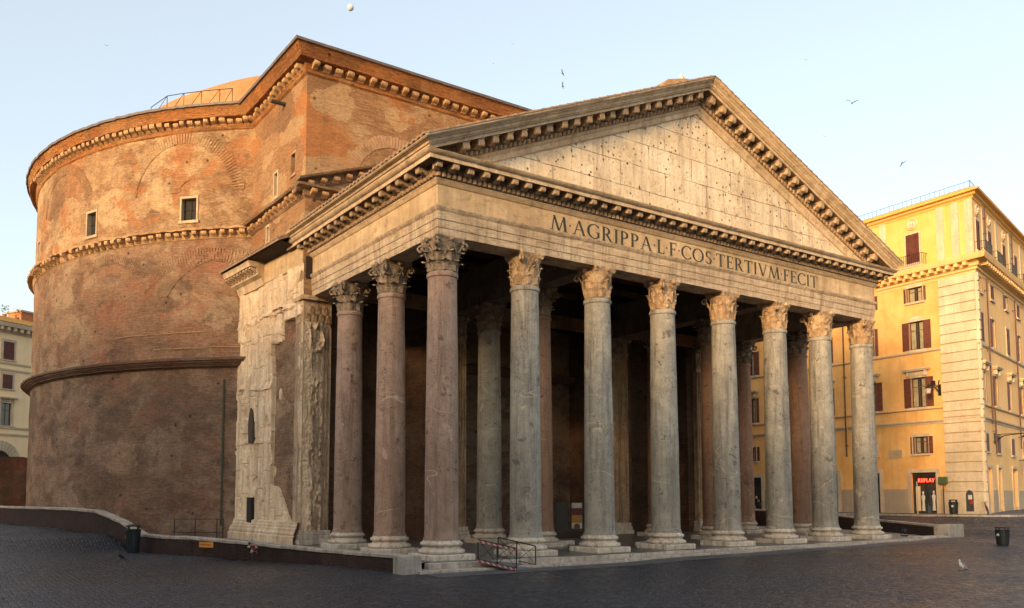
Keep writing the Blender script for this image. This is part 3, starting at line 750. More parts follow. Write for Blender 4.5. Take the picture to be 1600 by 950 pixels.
    if not full or True:
        for i, p in enumerate(m.v): m.v[i] = p+noise.noise_vector(p*6+Vector((seed*3., 0, 0)))*(.03 if not full else .018)
    return m
sh_p = shaft_mesh(1)
meshes = {}
def get_mesh(key, fn, mt, smooth):
    if key not in meshes:
        o = fn().build(key[0], mt, None, smooth=smooth); meshes[key] = o.data; bpy.data.objects.remove(o)
    return meshes[key]
def column(x, y, mt, full, label, seed, rz=0, dk=False):
    o = bpy.data.objects.new('column', get_mesh(('column', mt, seed % 3), lambda: shaft_mesh(seed % 3*5.), M[mt], 35)); put(o, T)
    o.location = (x, y, .84); o.rotation_euler.z = rz; o['label'] = label
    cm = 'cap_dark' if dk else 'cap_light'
    c_ = bpy.data.objects.new('capital', get_mesh(('capital', full, seed % 3, cm), lambda: capital_mesh(full, seed % 3), M[cm], 50)); put(c_, o)
    c_.location = (0, 0, 11.8); c_.rotation_euler.z = -rz+(0 if full else (seed % 2)*pi/2)
    b = bpy.data.objects.new('base', get_mesh(('base',), base_mesh, M['base_stone'], 40)); put(b, o); b.location = (0, 0, -.84); b.scale = (1, 1, 1)
    p = bpy.data.objects.new('plinth', get_mesh(('plinth',), lambda: MB().box(-1.08, 1.08, -1.08, 1.08, -.02, .262), M['base_stone'], 0)); put(p, o); p.location = (0, 0, -.84)
    p.rotation_euler.z = -rz
    bv = p.modifiers.new('bevel', 'BEVEL'); bv.width = .05; bv.segments = 2
    return o
CX = [0, 4.58, 9.16, 13.8, 18.65, 23.25, 27.68, 32.13]
ordn = ['corner', 'second', 'third', 'fourth', 'fifth', 'sixth', 'seventh', 'last']
for i, x in enumerate(CX):
    column(x, 0, 'pink' if i == 0 else 'grey', i == 0, ('pink granite corner column of the front row with a full leafy capital' if i == 0 else 'grey granite front column, %s from the left corner' % ordn[i]), i+2, rz=i*1.3, dk=(i == 0))
DS = 4.864
column(0, DS, 'pink', True, 'pink granite side column next behind the corner', 3, 2.1, dk=True)
column(0, 2*DS-.06, 'pink', True, 'pink granite side column nearest the marble-clad wall', 4, 4.4, dk=True)
for (i, j, mt) in ((2,1,'rose'),(2,2,'grey'),(5,1,'rose'),(5,2,'rose'),(7,1,'rose'),(7,2,'rose')):
    column(CX[i], j*DS, mt, True, '%s granite column inside the portico' % ('grey' if mt == 'grey' else 'brown'), i+j, i+j*1.7, dk=True)
# --- entablature
EP = [(0, 15.2), (0, 0), (L, 0), (L, 15.2)]
sweep(EP, [(-.62,14.2),(.62,14.2),(.62,14.52),(.655,14.525),(.655,14.88),(.69,14.885),(.69,15.24),(.72,15.27),(.80,15.36),(.82,15.44),(-.62,15.44)], 'architrave', M['architrave'], wob=.022, sub=.35)
sweep(EP, [(-.6,15.443),(.66,15.443),(.66,16.42),(.70,16.43),(.76,16.5),(.80,16.58),(-.6,16.58)], 'frieze', M['frieze'], sub=2)
sweep(EP, [(-.6,16.583),(.80,16.583),(.84,16.63),(.84,16.66),(-.6,16.66)], 'bed_moulding', M['marble'], wob=.01, sub=.8)
sweep(EP, [(-.6,16.663),(.86,16.663),(.86,16.92),(.93,16.94),(.95,16.97),(.95,17.24),(-.6,17.24)], 'bed_moulding', M['soot_shade'], sub=2)  # sooty band, darkened further to stand for shade behind the modillions
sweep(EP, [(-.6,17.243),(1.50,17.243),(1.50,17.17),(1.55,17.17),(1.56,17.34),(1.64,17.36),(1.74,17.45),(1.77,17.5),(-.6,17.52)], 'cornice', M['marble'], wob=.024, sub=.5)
sweep(EP, [(.955,17.205),(1.495,17.205),(1.495,17.239),(.955,17.239)], 'soffit_shade_strip', M['soot_shade'], sub=2)  # thin dark strip paints the shade between the modillions
SLP = .4225; SA = math.atan(SLP); XC = L/2
def zline(x, h): return 23.93-SLP*abs(x-XC)+h/cos(SA)
sp_prof = [(.5,17.53),(1.62,17.53),(1.63,17.55)]+[(o, zline(-o, h)) for o, h in ((1.66,1.14),(1.72,1.16),(1.76,1.25),(1.86,1.31),(1.86,1.345),(1.93,1.36),(1.99,1.42),(2.0,1.49))]+[(.5,17.93)]
# side sima
sweep([(0, 14.6), (0, 0)], sp_prof, 'gutter_moulding', M['marble'], wob=.012, sub=.8, mitre=(-1, (-1, -1)))
sweep([(L, 0), (L, 14.6)], sp_prof, 'gutter_moulding', M['marble'], wob=.012, sub=.8, mitre=(0, (1, -1)))
# row of eggs under the modillions
def eggshape(m):
    m.loft([[(-.10*k, -y_, .0+.04*(1-k)), (.10*k, -y_, .0+.04*(1-k)), (.115*k, -y_, .215), (-.115*k, -y_, .215)] for y_, k in ((-.03,1),(.05,.95),(.11,.55))])
def eggs(fr, n, name='egg_moulding'):
    m = MB()
    for i in range(n): m.M = fr(i); eggshape(m)
    return m.build(name, M['egg'], T)
nf = int((L+1.8)/.27)
eggs(lambda i: Matrix.Translation((-.9+.27*(i+.5), -.86, 16.69)), nf)
ns = int(15.6/.27)
eggs(lambda i: Matrix.Translation((-.86, -.9+.27*(i+.5), 16.69)) @ Matrix.Rotation(-pi/2, 4, 'Z'), ns)
# modillions
mp = MB(); mp.prism([(0,-.02),(0,.27),(.53,.27),(.53,.06),(.50,.0),(.43,-.02),(.36,.03),(.28,.06),(.18,.0),(.10,-.05)], lambda o, z: (-.15, -o, z), lambda o, z: (.15, -o, z))
mp.box(-.19, .19, -.55, .0, .225, .265)
mod0 = mp.build('modillion', M['modillion'], None); MD = mod0.data; bpy.data.objects.remove(mod0)
MODS = []
step = .79
n = int((L+1.9)/step); st_ = (L+1.9)/n
for i in range(n+1): MODS.append(Matrix.Translation((-.95+i*st_, -.945, 16.94)))
n2 = int(15.0/.86)
for i in range(1, n2+1): MODS.append(Matrix.Translation((-.945, -.95+i*.86, 16.94)) @ Matrix.Rotation(-pi/2, 4, 'Z'))
# pediment
# tympanum wall
m = MB(); xe = XC-(23.93-17.45)/SLP
N = 40; rows = []
for i in range(N+1):
    x = xe+(L-2*xe)*i/N; zt = zline(x, .1); rows.append([(x, -.58, 17.4+(zt-17.4)*k/8) for k in range(9)])
m.strip(rows); ty = m.build('tympanum', M['tympanum'], T)
tag(ty, 'blank pale stone gable field peppered with fixing holes')
RPROF = [(.3,-.02),(.66,-.02),(.70,.05),(.70,.22),(.76,.26),(.82,.34),(.84,.38),(.3,.38)]
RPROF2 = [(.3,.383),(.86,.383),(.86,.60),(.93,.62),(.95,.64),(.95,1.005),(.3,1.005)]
RPROF3 = [(.3,1.007),(1.50,1.007),(1.50,.95),(1.55,.95),(1.56,1.08),(1.66,1.10),(1.66,1.14),(1.72,1.16),(1.76,1.25),(1.86,1.31),(1.86,1.345),(1.93,1.36),(1.99,1.42),(2.0,1.49),(.3,1.5)]
RPROF4 = [(.955,.972),(1.495,.972),(1.495,1.004),(.955,1.004)]  # sloping dark strip, modillion shade painted under the raking cornice
for sg in (-1, 1):
    kx = sg
    for PR, nm, mt, wv_ in ((RPROF, 'raking_moulding', 'marble', .01), (RPROF2, 'raking_moulding', 'soot_shade', 0), (RPROF3, 'raking_cornice', 'marble', .022), (RPROF4, 'soffit_shade_strip', 'soot_shade', 0)):
        m = MB(); rows = []; N = 24
        for j in range(N+1):
            q = j/N; row = []
            for o_, h_ in PR:
                xs_ = max(-o_, XC-(23.93+h_/cos(SA)-17.49)/SLP)        # start where it rises out of the level cornice
                x = xs_+(XC-xs_)*q; wv = wv_*noise.noise(Vector((x*2, o_*4, h_*4)))*(0 < j < N)
                row.append((x if sg < 0 else 2*XC-x, -o_+wv, zline(x, h_)+wv))
            rows.append(row if sg < 0 else row[::-1])
        m.loft(rows); m.build(nm, M[mt], T, smooth=30)
    sh = Matrix(((1,0,0,0),(0,1,0,0),(-kx*SLP,0,1,0),(0,0,0,1)))
    eg = MB(); x = .4
    while x < XC-.15:
        X = x if sg < 0 else 2*XC-x
        eg.M = Matrix.Translation((X, -.86, zline(X, .39))) @ sh; eggshape(eg); x += .27
    eg.build('egg_moulding', M['egg'], T)
    x = .35
    while x < XC-.3:
        X = x if sg < 0 else 2*XC-x
        MODS.append(Matrix.Translation((X, -.945, zline(X, .64))) @ sh @ Matrix.Diagonal((1,1,1.33,1))); x += .80
random.seed(31)
MODS = [q @ Matrix.Translation((rnd(-.02,.02), rnd(-.01,.01), rnd(-.012,.006))) @ Matrix.Rotation(rnd(-.03,.03), 4, 'Y') @ Matrix.Diagonal((rnd(.9,1.06), rnd(.72,1.0) if random.random() < .25 else 1, rnd(.9,1.04), 1)) for q in MODS]
MODS.sort(key=lambda q: (q.translation-CAM).length)
for q in MODS[:100]:
    o = bpy.data.objects.new('modillion', MD); put(o, T); o.matrix_local = q
m = MB(); mv = [tuple(v.co) for v in MD.vertices]; mf = [tuple(p.vertices) for p in MD.polygons]
for q in MODS[100:]: m.M = q; m.add(mv, mf)
o = m.build('modillion_row', M['modillion'], T); o['kind'] = 'stuff'
# portico roof: two tiled slopes with ribs, running back to the block
for sg in (-1, 1):
    m = MB(); yb_, yf = 13.6, -1.95
    def rp(x, y, h):
        X = x if sg < 0 else 2*XC-x; return (X, y, zline(x, 1.50+h))
    rows = [[rp(-2.03, yf, -.01), rp(-2.03, yf, .06), rp(XC, yf, .06), rp(XC, yf, 0)], [rp(-2.03, yb_, -.01), rp(-2.03, yb_, .06), rp(XC, yb_, .06), rp(XC, yb_, 0)]]
    m.loft(rows)
    y = yf+.15
    while y < yb_:
        pr = [(-.09,.02),(-.07,.09),(0,.12),(.07,.09),(.09,.02)]
        m.loft([[rp(-2.1+.0, y+a, b) for a, b in pr], [rp(XC, y+a, b) for a, b in pr]]); y += .42
    # stepped tile edge on the verge
    x = -1.9
    while x < XC:
        a = x if sg < 0 else 2*XC-x; b = a+(.5 if sg < 0 else -.5)
        p0, p1 = min(a, b), max(a, b)
        zz0, zz1 = zline(a, 1.49), zline(b, 1.49)
        m.add([(a, -2.03, zz0), (b, -2.03, zz1), (b, -2.03, zz1+.04), (a, -2.03, zz0+.10), (a, -1.6, zz0), (b, -1.6, zz1), (b, -1.6, zz1+.04), (a, -1.6, zz0+.10)], [(0,1,2,3),(4,7,6,5),(0,4,5,1),(1,5,6,2),(2,6,7,3),(3,7,4,0)])
        x += .5
    m.build('portico_roof', M['tiles'], T)
# ridge lump
m = MB(); m.prism([(XC-3.4,24.2),(XC-2.5,25.15),(XC-1.2,25.55),(XC-.1,25.72),(XC+.8,25.4),(XC+.8,24.6)], lambda x, z: (x, -.9, z), lambda x, z: (x, 3, z)); m.build('ridge_cap', M['corbel_stone'], T, jit=.06)
# tiled eave along the block flank
m = MB(); rows = []
for k in range(19):
    y = 14.2+k*.53; x = fx(y)-1.22; rows.append([(x, y, 17.42), (x-.02, y, 17.52), (-.9, y, 18.35), (-.9, y, 18.1)])
m.loft(rows)
for k in range(26):
    y = 14.3+k*.365; x = fx(y)-1.27
    m.tube([(x, y, 17.55), (-.95, y, 18.38)], .085, 6)
m.build('eave_tiles', M['tiles'], T)
m = MB(); m.add([(fx(14)-1.1, 14.2, 17.40), (fx(23.7)-1.1, 23.7, 17.40), (-.9, 23.7, 17.2), (-.9, 14.2, 17.2)], [(0,1,2,3)]); m.build('eave_soffit', M['wood'], T)
# marble top courses of the flank under the eave
sweep([(fx(19.2)-.02, 19.2), (fx(BY)-.02, BY+.1)], [(-.1,16.0),(.03,16.0),(.05,16.9),(.0,17.3),(-.1,17.3)], 'block_wall', M['frieze'], wob=.05, sub=.4)
# --- portico inside: cross architraves, ceiling trusses, antae, niches, doorway
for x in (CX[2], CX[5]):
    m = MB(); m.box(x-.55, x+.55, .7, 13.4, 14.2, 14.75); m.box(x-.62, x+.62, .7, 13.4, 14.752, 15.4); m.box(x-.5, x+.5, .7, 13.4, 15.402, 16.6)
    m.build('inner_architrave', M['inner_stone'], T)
for k in range(5):
    y = 1.6+k*2.7
    m = MB(); m.box(.62, L-.62, y-.18, y+.18, 16.62, 17.0); 
    for sg in (-1, 1):
        a = .8 if sg < 0 else L-.8
        m.add([(a, y-.18, 17.01), (XC, y-.18, 23.6), (XC, y-.18, 24.0), (a, y-.18, 17.4), (a, y+.18, 17.01), (XC, y+.18, 23.6), (XC, y+.18, 24.0), (a, y+.18, 17.4)], [(0,1,2,3),(4,7,6,5),(0,4,5,1),(1,5,6,2),(2,6,7,3),(3,7,4,0)])
    m.build('roof_truss', M['wood'], T)
def anta(xc, y, w_, label, z0=.0, broken=False):
    m = MB()
    m.box(xc-w_/2, xc+w_/2, y-.02, y+1.2, .8, 12.7)
    nfl = 7; pw = (w_-.12)/nfl
    for k in range(nfl+1):
        cx_ = xc-w_/2+.06+k*pw; m.box(cx_-pw*.2, cx_+pw*.2, y-.09, y-.021, 1.0, 12.45)
    o = m.build('pilaster', M['worn'], T, jit=.05 if broken else .012)
    o['label'] = label
    m = MB()
    m.box(xc-w_/2-.22, xc+w_/2+.22, y-.34, y+1.2, .0, .3); m.box(xc-w_/2-.14, xc+w_/2+.14, y-.26, y+1.2, .302, .55); m.box(xc-w_/2-.08, xc+w_/2+.08, y-.2, y+1.2, .552, .8)
    m.build('base', M['base_stone'], o, bevel=.04)
    m = MB()
    m.box(xc-w_/2-.02, xc+w_/2+.02, y-.06, y+1.2, 12.7, 13.95); m.box(xc-w_/2-.2, xc+w_/2+.2, y-.3, y+1.2, 13.96, 14.195)
    for r_ in range(2):
        for k in range(4-r_):
            cx_ = xc-w_/2+(k+.5+r_*.5)*w_/4
            m.loft([[(cx_-a, y-b, z), (cx_+a, y-b, z), (cx_+a*.6, y-b-.05, z), (cx_-a*.6, y-b-.05, z)] for a, b, z in ((.16,.06,12.72+r_*.4),(.2,.1,12.95+r_*.4),(.15,.2,13.12+r_*.42),(.05,.28,13.15+r_*.42))])
    m.build('capital', M['cap_light' if broken else 'cap_dark'], o, jit=.05)
    return o
anta(-.28, BY, 1.68, 'weathered marble corner pilaster at the end of the left flank', broken=True)
anta(CX[2], BY, 1.5, 'fluted marble pilaster left of the entrance'); anta(CX[5], BY, 1.5, 'fluted marble pilaster right of the entrance'); anta(CX[7], BY, 1.5, 'fluted marble pilaster at the right end wall')
# broken rough edge on the corner pilaster
m = MB(); ny, nz = 26, 220; vs = []
for j in range(nz+1):
    z = .8+11.9*j/nz
    for i in range(ny+1):
        x = -1.13+1.15*i/ny; q = noise.noise(Vector((x*2.5, z*.9, 3)))+.5*noise.noise(Vector((x*7, z*4, 3)))
        edge = .45+.25*noise.noise(Vector((0, z*.7, 6)))
        h_ = .16-.05*q if i/ny < edge else .13*max(0, q+.15)
        if i/ny > .3 and (5.0 < z < 9.3 or z < 3.6 or 11 < z): h_ += .34*max(0, q+.1)
        h_ += .05*noise.noise(Vector((x*9, z*7, 8)))
        vs.append((x, BY-.02-h_, z))
m.add(vs, [(j*(ny+1)+i, j*(ny+1)+i+1, (j+1)*(ny+1)+i+1, (j+1)*(ny+1)+i) for j in range(nz) for i in range(ny)])
m.build('marble_cladding', M['cladding'], T)
# inner walls
def niche(xa, xb):
    c_, r_ = (xa+xb)/2, 3.0
    m = MB(); pts = [(xa, BY+.35), (c_-r_, BY+.35)]+[(c_-r_*cos(pi*k/10), BY+.35+r_*.9*sin(pi*k/10)) for k in range(1, 10)]+[(c_+r_, BY+.35), (xb, BY+.35)]
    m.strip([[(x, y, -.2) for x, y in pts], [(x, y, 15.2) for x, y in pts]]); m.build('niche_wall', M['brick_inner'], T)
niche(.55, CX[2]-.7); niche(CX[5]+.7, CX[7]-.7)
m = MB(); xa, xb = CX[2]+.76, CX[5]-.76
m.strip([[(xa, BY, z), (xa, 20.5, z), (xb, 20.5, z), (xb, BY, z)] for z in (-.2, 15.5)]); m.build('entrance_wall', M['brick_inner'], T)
m = MB(); m.box(BX+.1, BXR-.1, BY-.1, 24, 15.25, 16.5); m.build('entrance_ceiling', M['wood'], T)
m = MB(); 
m.box(XC-3.2, XC-2.75, 20.1, 20.5, 0, 11.8); m.box(XC+2.75, XC+3.2, 20.1, 20.5, 0, 11.8); m.box(XC-3.5, XC+3.5, 20.0, 20.5, 11.8, 12.5)
d_ = m.build('door_frame', M['marble'], T)
m = MB(); 
for sg in (-1, 1):
    for k in range(3): m.box(XC+sg*1.37-1.1, XC+sg*1.37+1.1, 20.32, 20.36, .4+k*2.4, 2.5+k*2.4)
m.box(XC-2.74, XC+2.74, 20.362, 20.45, .02, 7.6)
m.build('door', M['bronze'], T)
# side facing strip of wall right of left anta (reveals a fluted edge)
# --- inscription
GL = []
def glyphs():
    """capitals as filled stroke polygons in unit height"""
    T_, t_ = .135, .06
    def stem(x, w_=T_, z0=0, z1=1, ser=True):
        P = [[(x-w_/2, z0), (x+w_/2, z0), (x+w_/2, z1), (x-w_/2, z1)]]
        if ser:
            for z in (z0, z1-.035): P.append([(x-w_/2-.07, z), (x+w_/2+.07, z), (x+w_/2+.07, z+.035), (x-w_/2-.07, z+.035)])
        return P
    def dg(xa, za, xb, zb, w_): return [[(xa-w_/2, za), (xa+w_/2, za), (xb+w_/2, zb), (xb-w_/2, zb)]]
    def bar(xa, xb, z, h=.06): return [[(xa, z), (xb, z), (xb, z+h), (xa, z+h)]]
    def sr(x, z, w_=.24): return bar(x-w_/2, x+w_/2, z, .035)
    def arc(cx_, cz_, rx, rz_, a0, a1, n=14):
        P = []
        for k in range(n):
            q = []
            for a in (a0+(a1-a0)*k/n, a0+(a1-a0)*(k+1)/n):
                b = R_(a); w_ = .05+.09*abs(cos(b)); q.append(((cx_+(rx)*cos(b), cz_+rz_*sin(b)), (cx_+(rx-w_)*cos(b), cz_+(rz_-w_)*sin(b))))
            P.append([q[0][0], q[1][0], q[1][1], q[0][1]])
        return P
    G = {}
    G['I'] = (.34, stem(.17)); G['L'] = (.60, stem(.17)+bar(.17, .56, 0)+bar(.52, .565, .0, .2))
    G['T'] = (.76, stem(.38, ser=False)+sr(.38, 0)+bar(.04, .72, .94)+bar(.03, .075, .8, .2)+bar(.685, .73, .8, .2))
    G['F'] = (.60, stem(.17)+bar(.17, .55, .94)+bar(.17, .46, .5)+bar(.51, .555, .8, .2)+bar(.43, .465, .42, .2))
    G['E'] = (.64, stem(.17)+bar(.17, .57, .94)+bar(.17, .46, .5)+bar(.17, .6, 0)+bar(.53, .575, .8, .2)+bar(.43, .465, .42, .2)+bar(.56, .605, 0, .2))
    G['P'] = (.66, stem(.17)+arc(.30, .73, .30, .27, -90, 90)+bar(.17, .31, .46, .05)+bar(.17, .31, .95, .05))
    G['R'] = (.78, G['P'][1]+dg(.38, .47, .66, 0, .14)+sr(.70, 0, .18))
    G['V'] = (.86, dg(.13, 1, .44, 0, .14)+dg(.74, 1, .46, 0, .06)+sr(.13, .965)+sr(.74, .965))
    G['A'] = (.86, dg(.12, 0, .42, 1, .06)+dg(.74, 0, .42, 1, .14)+bar(.24, .62, .34, .05)+sr(.12, 0)+sr(.74, 0))
    G['M'] = (1.06, dg(.12, 0, .24, 1, .06)+dg(.24, 1, .53, 0, .13)+dg(.84, 1, .54, 0, .06)+dg(.93, 0, .84, 1, .14)+sr(.12, 0)+sr(.93, 0))
    G['O'] = (.94, arc(.47, .5, .45, .52, 0, 360, 30))
    G['C'] = (.80, arc(.47, .5, .45, .52, 48, 312, 24)+bar(.73, .775, .75, .2)+bar(.73, .775, .06, .16))
    G['G'] = (.88, arc(.47, .5, .45, .52, 48, 312, 24)+bar(.73, .775, .75, .2)+[[(.68, .08), (.81, .08), (.81, .45), (.68, .45)]]+sr(.745, .44))
    G['S'] = (.60, arc(.30, .745, .23, .265, 40, 270, 14)+arc(.30, .255, .25, .265, -140, 90, 14)+bar(.46, .50, .78, .18)+bar(.07, .11, .06, .18))
    G['.'] = (.20, [[(.10, .42), (.16, .5), (.10, .6), (.04, .5)]])
    return G
G = glyphs(); TXT = 'M.AGRIPPA.L.F.COS.TERTIVM.FECIT'
sp = .055; tot = sum(G[c][0]+sp for c in TXT)-sp
X0, X1, Z0, ZH = 5.62, 26.7, 15.54, .72
x = 0; kx = (X1-X0)/tot; M['letter'] = plain('letter_bronze', (.05,.05,.035), .6, .2, .3)
for ch in TXT:
    m = MB()
    for kk, P in enumerate(G[ch][1]):
        f_ = lambda yy: (lambda a, b: (X0+(x+a)*kx, yy, Z0+b*ZH))
        m.prism(P, f_(-.64), f_(-.672-.0006*(kk % 7)))
    x += G[ch][0]+sp
    m.build('inscription_letter', M['letter'], T)

# ------------------------------------------------------------------ retaining walls round the sunken temple
def low_wall(path, name, label, thick, body, cop, side=1, pier0=False, z_from=-1.75, ch=.16):
    root = empty(name, (path[0][0], path[0][1], 0)); tag(root, label, 'wall')
    off = Vector((path[0][0], path[0][1], 0))
    pts = [Vector(p) for p in path]
    # subdivide
    P = []
    for i in range(len(pts)-1):
        n = max(1, int((pts[i+1]-pts[i]).length/.9))
        P += [pts[i]+(pts[i+1]-pts[i])*k/n for k in range(n)]
    P.append(pts[-1])
    def nrm(i):
        d = (P[min(i+1, len(P)-1)]-P[max(i-1, 0)]); d.z = 0; d.normalize(); return Vector((-d.y, d.x, 0))*side
    def mk(a, b, za, zb):
        m = MB(); rows = []
        for i, p in enumerate(P):
            q = nrm(i); w_ = .02*noise.noise(Vector((p.x*1.3, p.y*1.3, za)))
            zt = p.z+zb+w_; z0 = (p.z+za) if za > -1 else z_from
            rows.append([tuple(p+q*a-off+Vector((0,0,z0-p.z))), tuple(p+q*b-off+Vector((0,0,z0-p.z))), tuple(p+q*b-off+Vector((0,0,zt-p.z))), tuple(p+q*a-off+Vector((0,0,zt-p.z)))])
        m.loft(rows); return m
    mk(-thick, 0, -9, -ch-.002).build('brick_wall', body, root)
    # coping of separate stones
    m = MB(); i = 0; random.seed(4)
    while i < len(P)-1:
        j = min(len(P)-1, i+random.choice((1, 1, 2)))
        rows = []
        e = rnd(-.012, .012)
        for k in (i, j):
            p = P[k]; q = nrm(k); sft = (P[j]-P[i]).normalized()*(.008 if k == i else -.008)
            rows.append([tuple(p+sft+q*a-off+Vector((0,0,zz+e))) for a, zz in ((-thick-.05, -ch), (.06, -ch), (.07, -.03), (.04, 0), (-thick-.02, 0), (-thick-.05, -.04))])
        m.loft(rows); i = j
    m.build('coping', cop, root, jit=.015, bevel=.015)
    return root, off
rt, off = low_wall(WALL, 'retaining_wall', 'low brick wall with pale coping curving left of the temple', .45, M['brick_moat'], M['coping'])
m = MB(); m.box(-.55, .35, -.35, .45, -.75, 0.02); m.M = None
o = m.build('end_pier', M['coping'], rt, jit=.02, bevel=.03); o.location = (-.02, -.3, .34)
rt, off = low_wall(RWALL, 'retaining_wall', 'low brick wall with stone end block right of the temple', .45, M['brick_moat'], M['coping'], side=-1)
m = MB(); m.box(-1.0, .95, -.55, .45, -.95, .0); m.box(-.9, .5, -.57, -.54, -.8, -.1); o = m.build('end_pier', M['coping'], rt, jit=.03, bevel=.05); o.location = (.35, .1, .82)
# ruined dark brick wall at the far left
m = MB(); rows = []
for i in range(15):
    x = -24+i*1.05; h_ = 6.1+.35*noise.noise(Vector((x*.8, 0, 0)))-(.5 if i > 12 else 0); rows.append([(x, 50, -.5), (x, 51.4, -.5), (x, 51.4, h_), (x, 50, h_)])
m.loft(rows); o = m.build('ruined_wall', M['brick_ruin'], None, jit=.12); tag(o, 'dark ruined brick wall between the drum and the cream building', 'wall')

# ------------------------------------------------------------------ town houses
def facade(c, u, z=0):
    """local x runs along the facade, local -y points out of it"""
    u = Vector((u[0], u[1], 0)).normalized(); q = Vector((-u.y, u.x, 0))
    return Matrix(((u.x, q.x, 0, c[0]), (u.y, q.y, 0, c[1]), (0, 0, 1, z), (0, 0, 0, 1)))
M['ochre'] = plaster('ochre_plaster', (.68,.36,.11), (.78,.48,.19), (.42,.21,.075), .55)
M['ochre2'] = plaster('buff_plaster', (.74,.46,.19), (.76,.51,.25), (.42,.25,.10), .4)
M['ochre_top'] = plaster('yellow_plaster', (.74,.385,.10), (.76,.46,.17), (.5,.28,.08), .25)
M['cream'] = plaster('cream_plaster', (.84,.63,.36), (.86,.68,.43), (.6,.44,.26), .3)
M['travertine'] = marble('travertine', (.66,.56,.42), (.58,.46,.31), (.33,.25,.17), 1.1, 0, .4, .35)
M['trim'] = marble('stone_trim', (.62,.52,.38), (.55,.43,.29), (.3,.23,.16), 2, 0, .4, .3)
M['shutter'] = plain('shutter_paint', (.115,.035,.02), .55, 0, .3, 3)
M['glass'] = plain('window_glass', (.03,.035,.035), .08, 0, .2, 1, .8)
M['curtain'] = plain('curtain', (.30,.27,.17), .9, 0, .3, 3)
M['dado'] = plaster('dado', (.44,.35,.25), (.36,.28,.2), (.24,.18,.13), .5)
def shutters(F, sc, w_, z0, z1, side, opn, root, ang=25):
    """one louvred leaf: closed it lies in the opening, open it stands against the wall"""
    m = MB(); lw = w_/2
    hinge = sc+side*w_/2
    a = R_(0) if not opn else R_(180-ang)
    d = Matrix.Translation((hinge, -.06, 0)) @ Matrix.Rotation(-side*a, 4, 'Z')
    m.M = F @ d
    sg = -side
    x0, x1 = (0, lw-.01) if sg > 0 else (-lw+.01, 0)
    t = .06
    m.box(x0, x0+t, -.02, .02, z0, z1); m.box(x1-t, x1, -.02, .02, z0, z1)
    for z in (z0, (z0+z1)/2-.03, z1-t): m.box(x0+t, x1-t, -.019, .019, z, z+t)
    z = z0+t+.02
    while z < z1-t-.04:
        m.add([(x0+t,-.018,z),(x1-t,-.018,z),(x1-t,.012,z+.07),(x0+t,.012,z+.07)], [(0,1,2,3)]); z += .075
    m.box(x0+t, x1-t, .013, .016, z0+t, z1-t)
    m.M = m.M; return m.build('shutter', M['shutter'], root)
def window(F, parent, sc, z0, z1, w_, state=(1, 1), hood=0, depth=.22, fr=.16, curtain=True, sill=True, trim='trim'):
    m = MB(); m.M = F
    a, b = sc-w_/2, sc+w_/2
    m.box(a-fr, a, -.06, .12, z0, z1); m.box(b, b+fr, -.06, .12, z0, z1); m.box(a-fr-.02, b+fr+.02, -.075, .12, z1, z1+fr*1.1)
    if sill: m.box(a-fr-.12, b+fr+.12, -.16, .12, z0-.16, z0)
    if hood:
        m.box(a-fr-.1, b+fr+.1, -.12, .1, z1+fr*1.1+.002, z1+.55); m.box(a-fr-.3, b+fr+.3, -.38, .1, z1+.551, z1+.66); m.box(a-fr-.38, b+fr+.38, -.46, .1, z1+.661, z1+.78)
        for q in (a-fr-.05, b+fr-.12): m.box(q, q+.17, -.30, -.121, z1+.12, z1+.55)
        for k in range(3): 
            c_ = sc+(k-1)*.42; m.box(c_-.12, c_+.12, -.17, -.121, z1+.25, z1+.48)
    wo = m.build('window', M[trim], parent)
    m = MB(); m.M = F; m.box(a, b, depth, depth+.02, z0, z1); m.build('pane', M['glass'], wo)
    m = MB(); m.M = F
    for q in (a, sc-.035, b-.06): m.box(q, q+.06, depth-.05, depth-.002, z0, z1)
    for q in (z0, z0+(z1-z0)*.68, z1-.06): m.box(a+.061, b-.061, depth-.045, depth-.004, q, q+.06)
    m.build('sash', M['shutter'], wo)
    if curtain:
        m = MB(); m.M = F
        for q in ((a+.08, a+w_*.38), (b-w_*.36, b-.08)):
            m.strip([[(q[0]+(q[1]-q[0])*k/8, depth-.001-.012-.012*(k % 2), z) for k in range(9)] for z in (z0+.1, z1-.1)])
        m.build('curtain', M['curtain'], wo)
    if state[0] is not None: shutters(F, sc, w_, z0, z1, -1, state[0], wo, rnd(4, 14))
    if state[1] is not None: shutters(F, sc, w_, z0, z1, 1, state[1], wo, rnd(4, 14))
    return wo
def fwall(F, s0, s1, z0, z1, holes, mt, parent, name='wall', back=.45):
    ss = sorted(set([s0, s1]+[h[k] for h in holes for k in (0, 1)])); zz = sorted(set([z0, z1]+[h[k] for h in holes for k in (2, 3)]))
    m = MB(); m.M = F
    k = len(ss)
    m.add([(s, 0, z) for z in zz for s in ss], [(j*k+i, j*k+i+1, (j+1)*k+i+1, (j+1)*k+i) for j in range(len(zz)-1) for i in range(k-1)
          if not any(h[0]-1e-6 < ss[i] and ss[i+1] < h[1]+1e-6 and h[2]-1e-6 < zz[j] and zz[j+1] < h[3]+1e-6 for h in holes)])
    for h in holes:
        a, b, c_, d = h
        m.add([(a,0,c_),(a,back,c_),(a,back,d),(a,0,d)], [(0,1,2,3)]); m.add([(b,0,c_),(b,back,c_),(b,back,d),(b,0,d)], [(3,2,1,0)])
        m.add([(a,0,d),(a,back,d),(b,back,d),(b,0,d)], [(0,1,2,3)]); m.add([(a,0,c_),(a,back,c_),(b,back,c_),(b,0,c_)], [(3,2,1,0)])
    return m.build(name, mt, parent)
H_ = empty('corner_building', (51.2, 1.7, 0)); H_.location = (0, 0, 0)
tag(H_, 'yellow ochre corner building with red shutters and pale stone corner right of the temple', 'building')
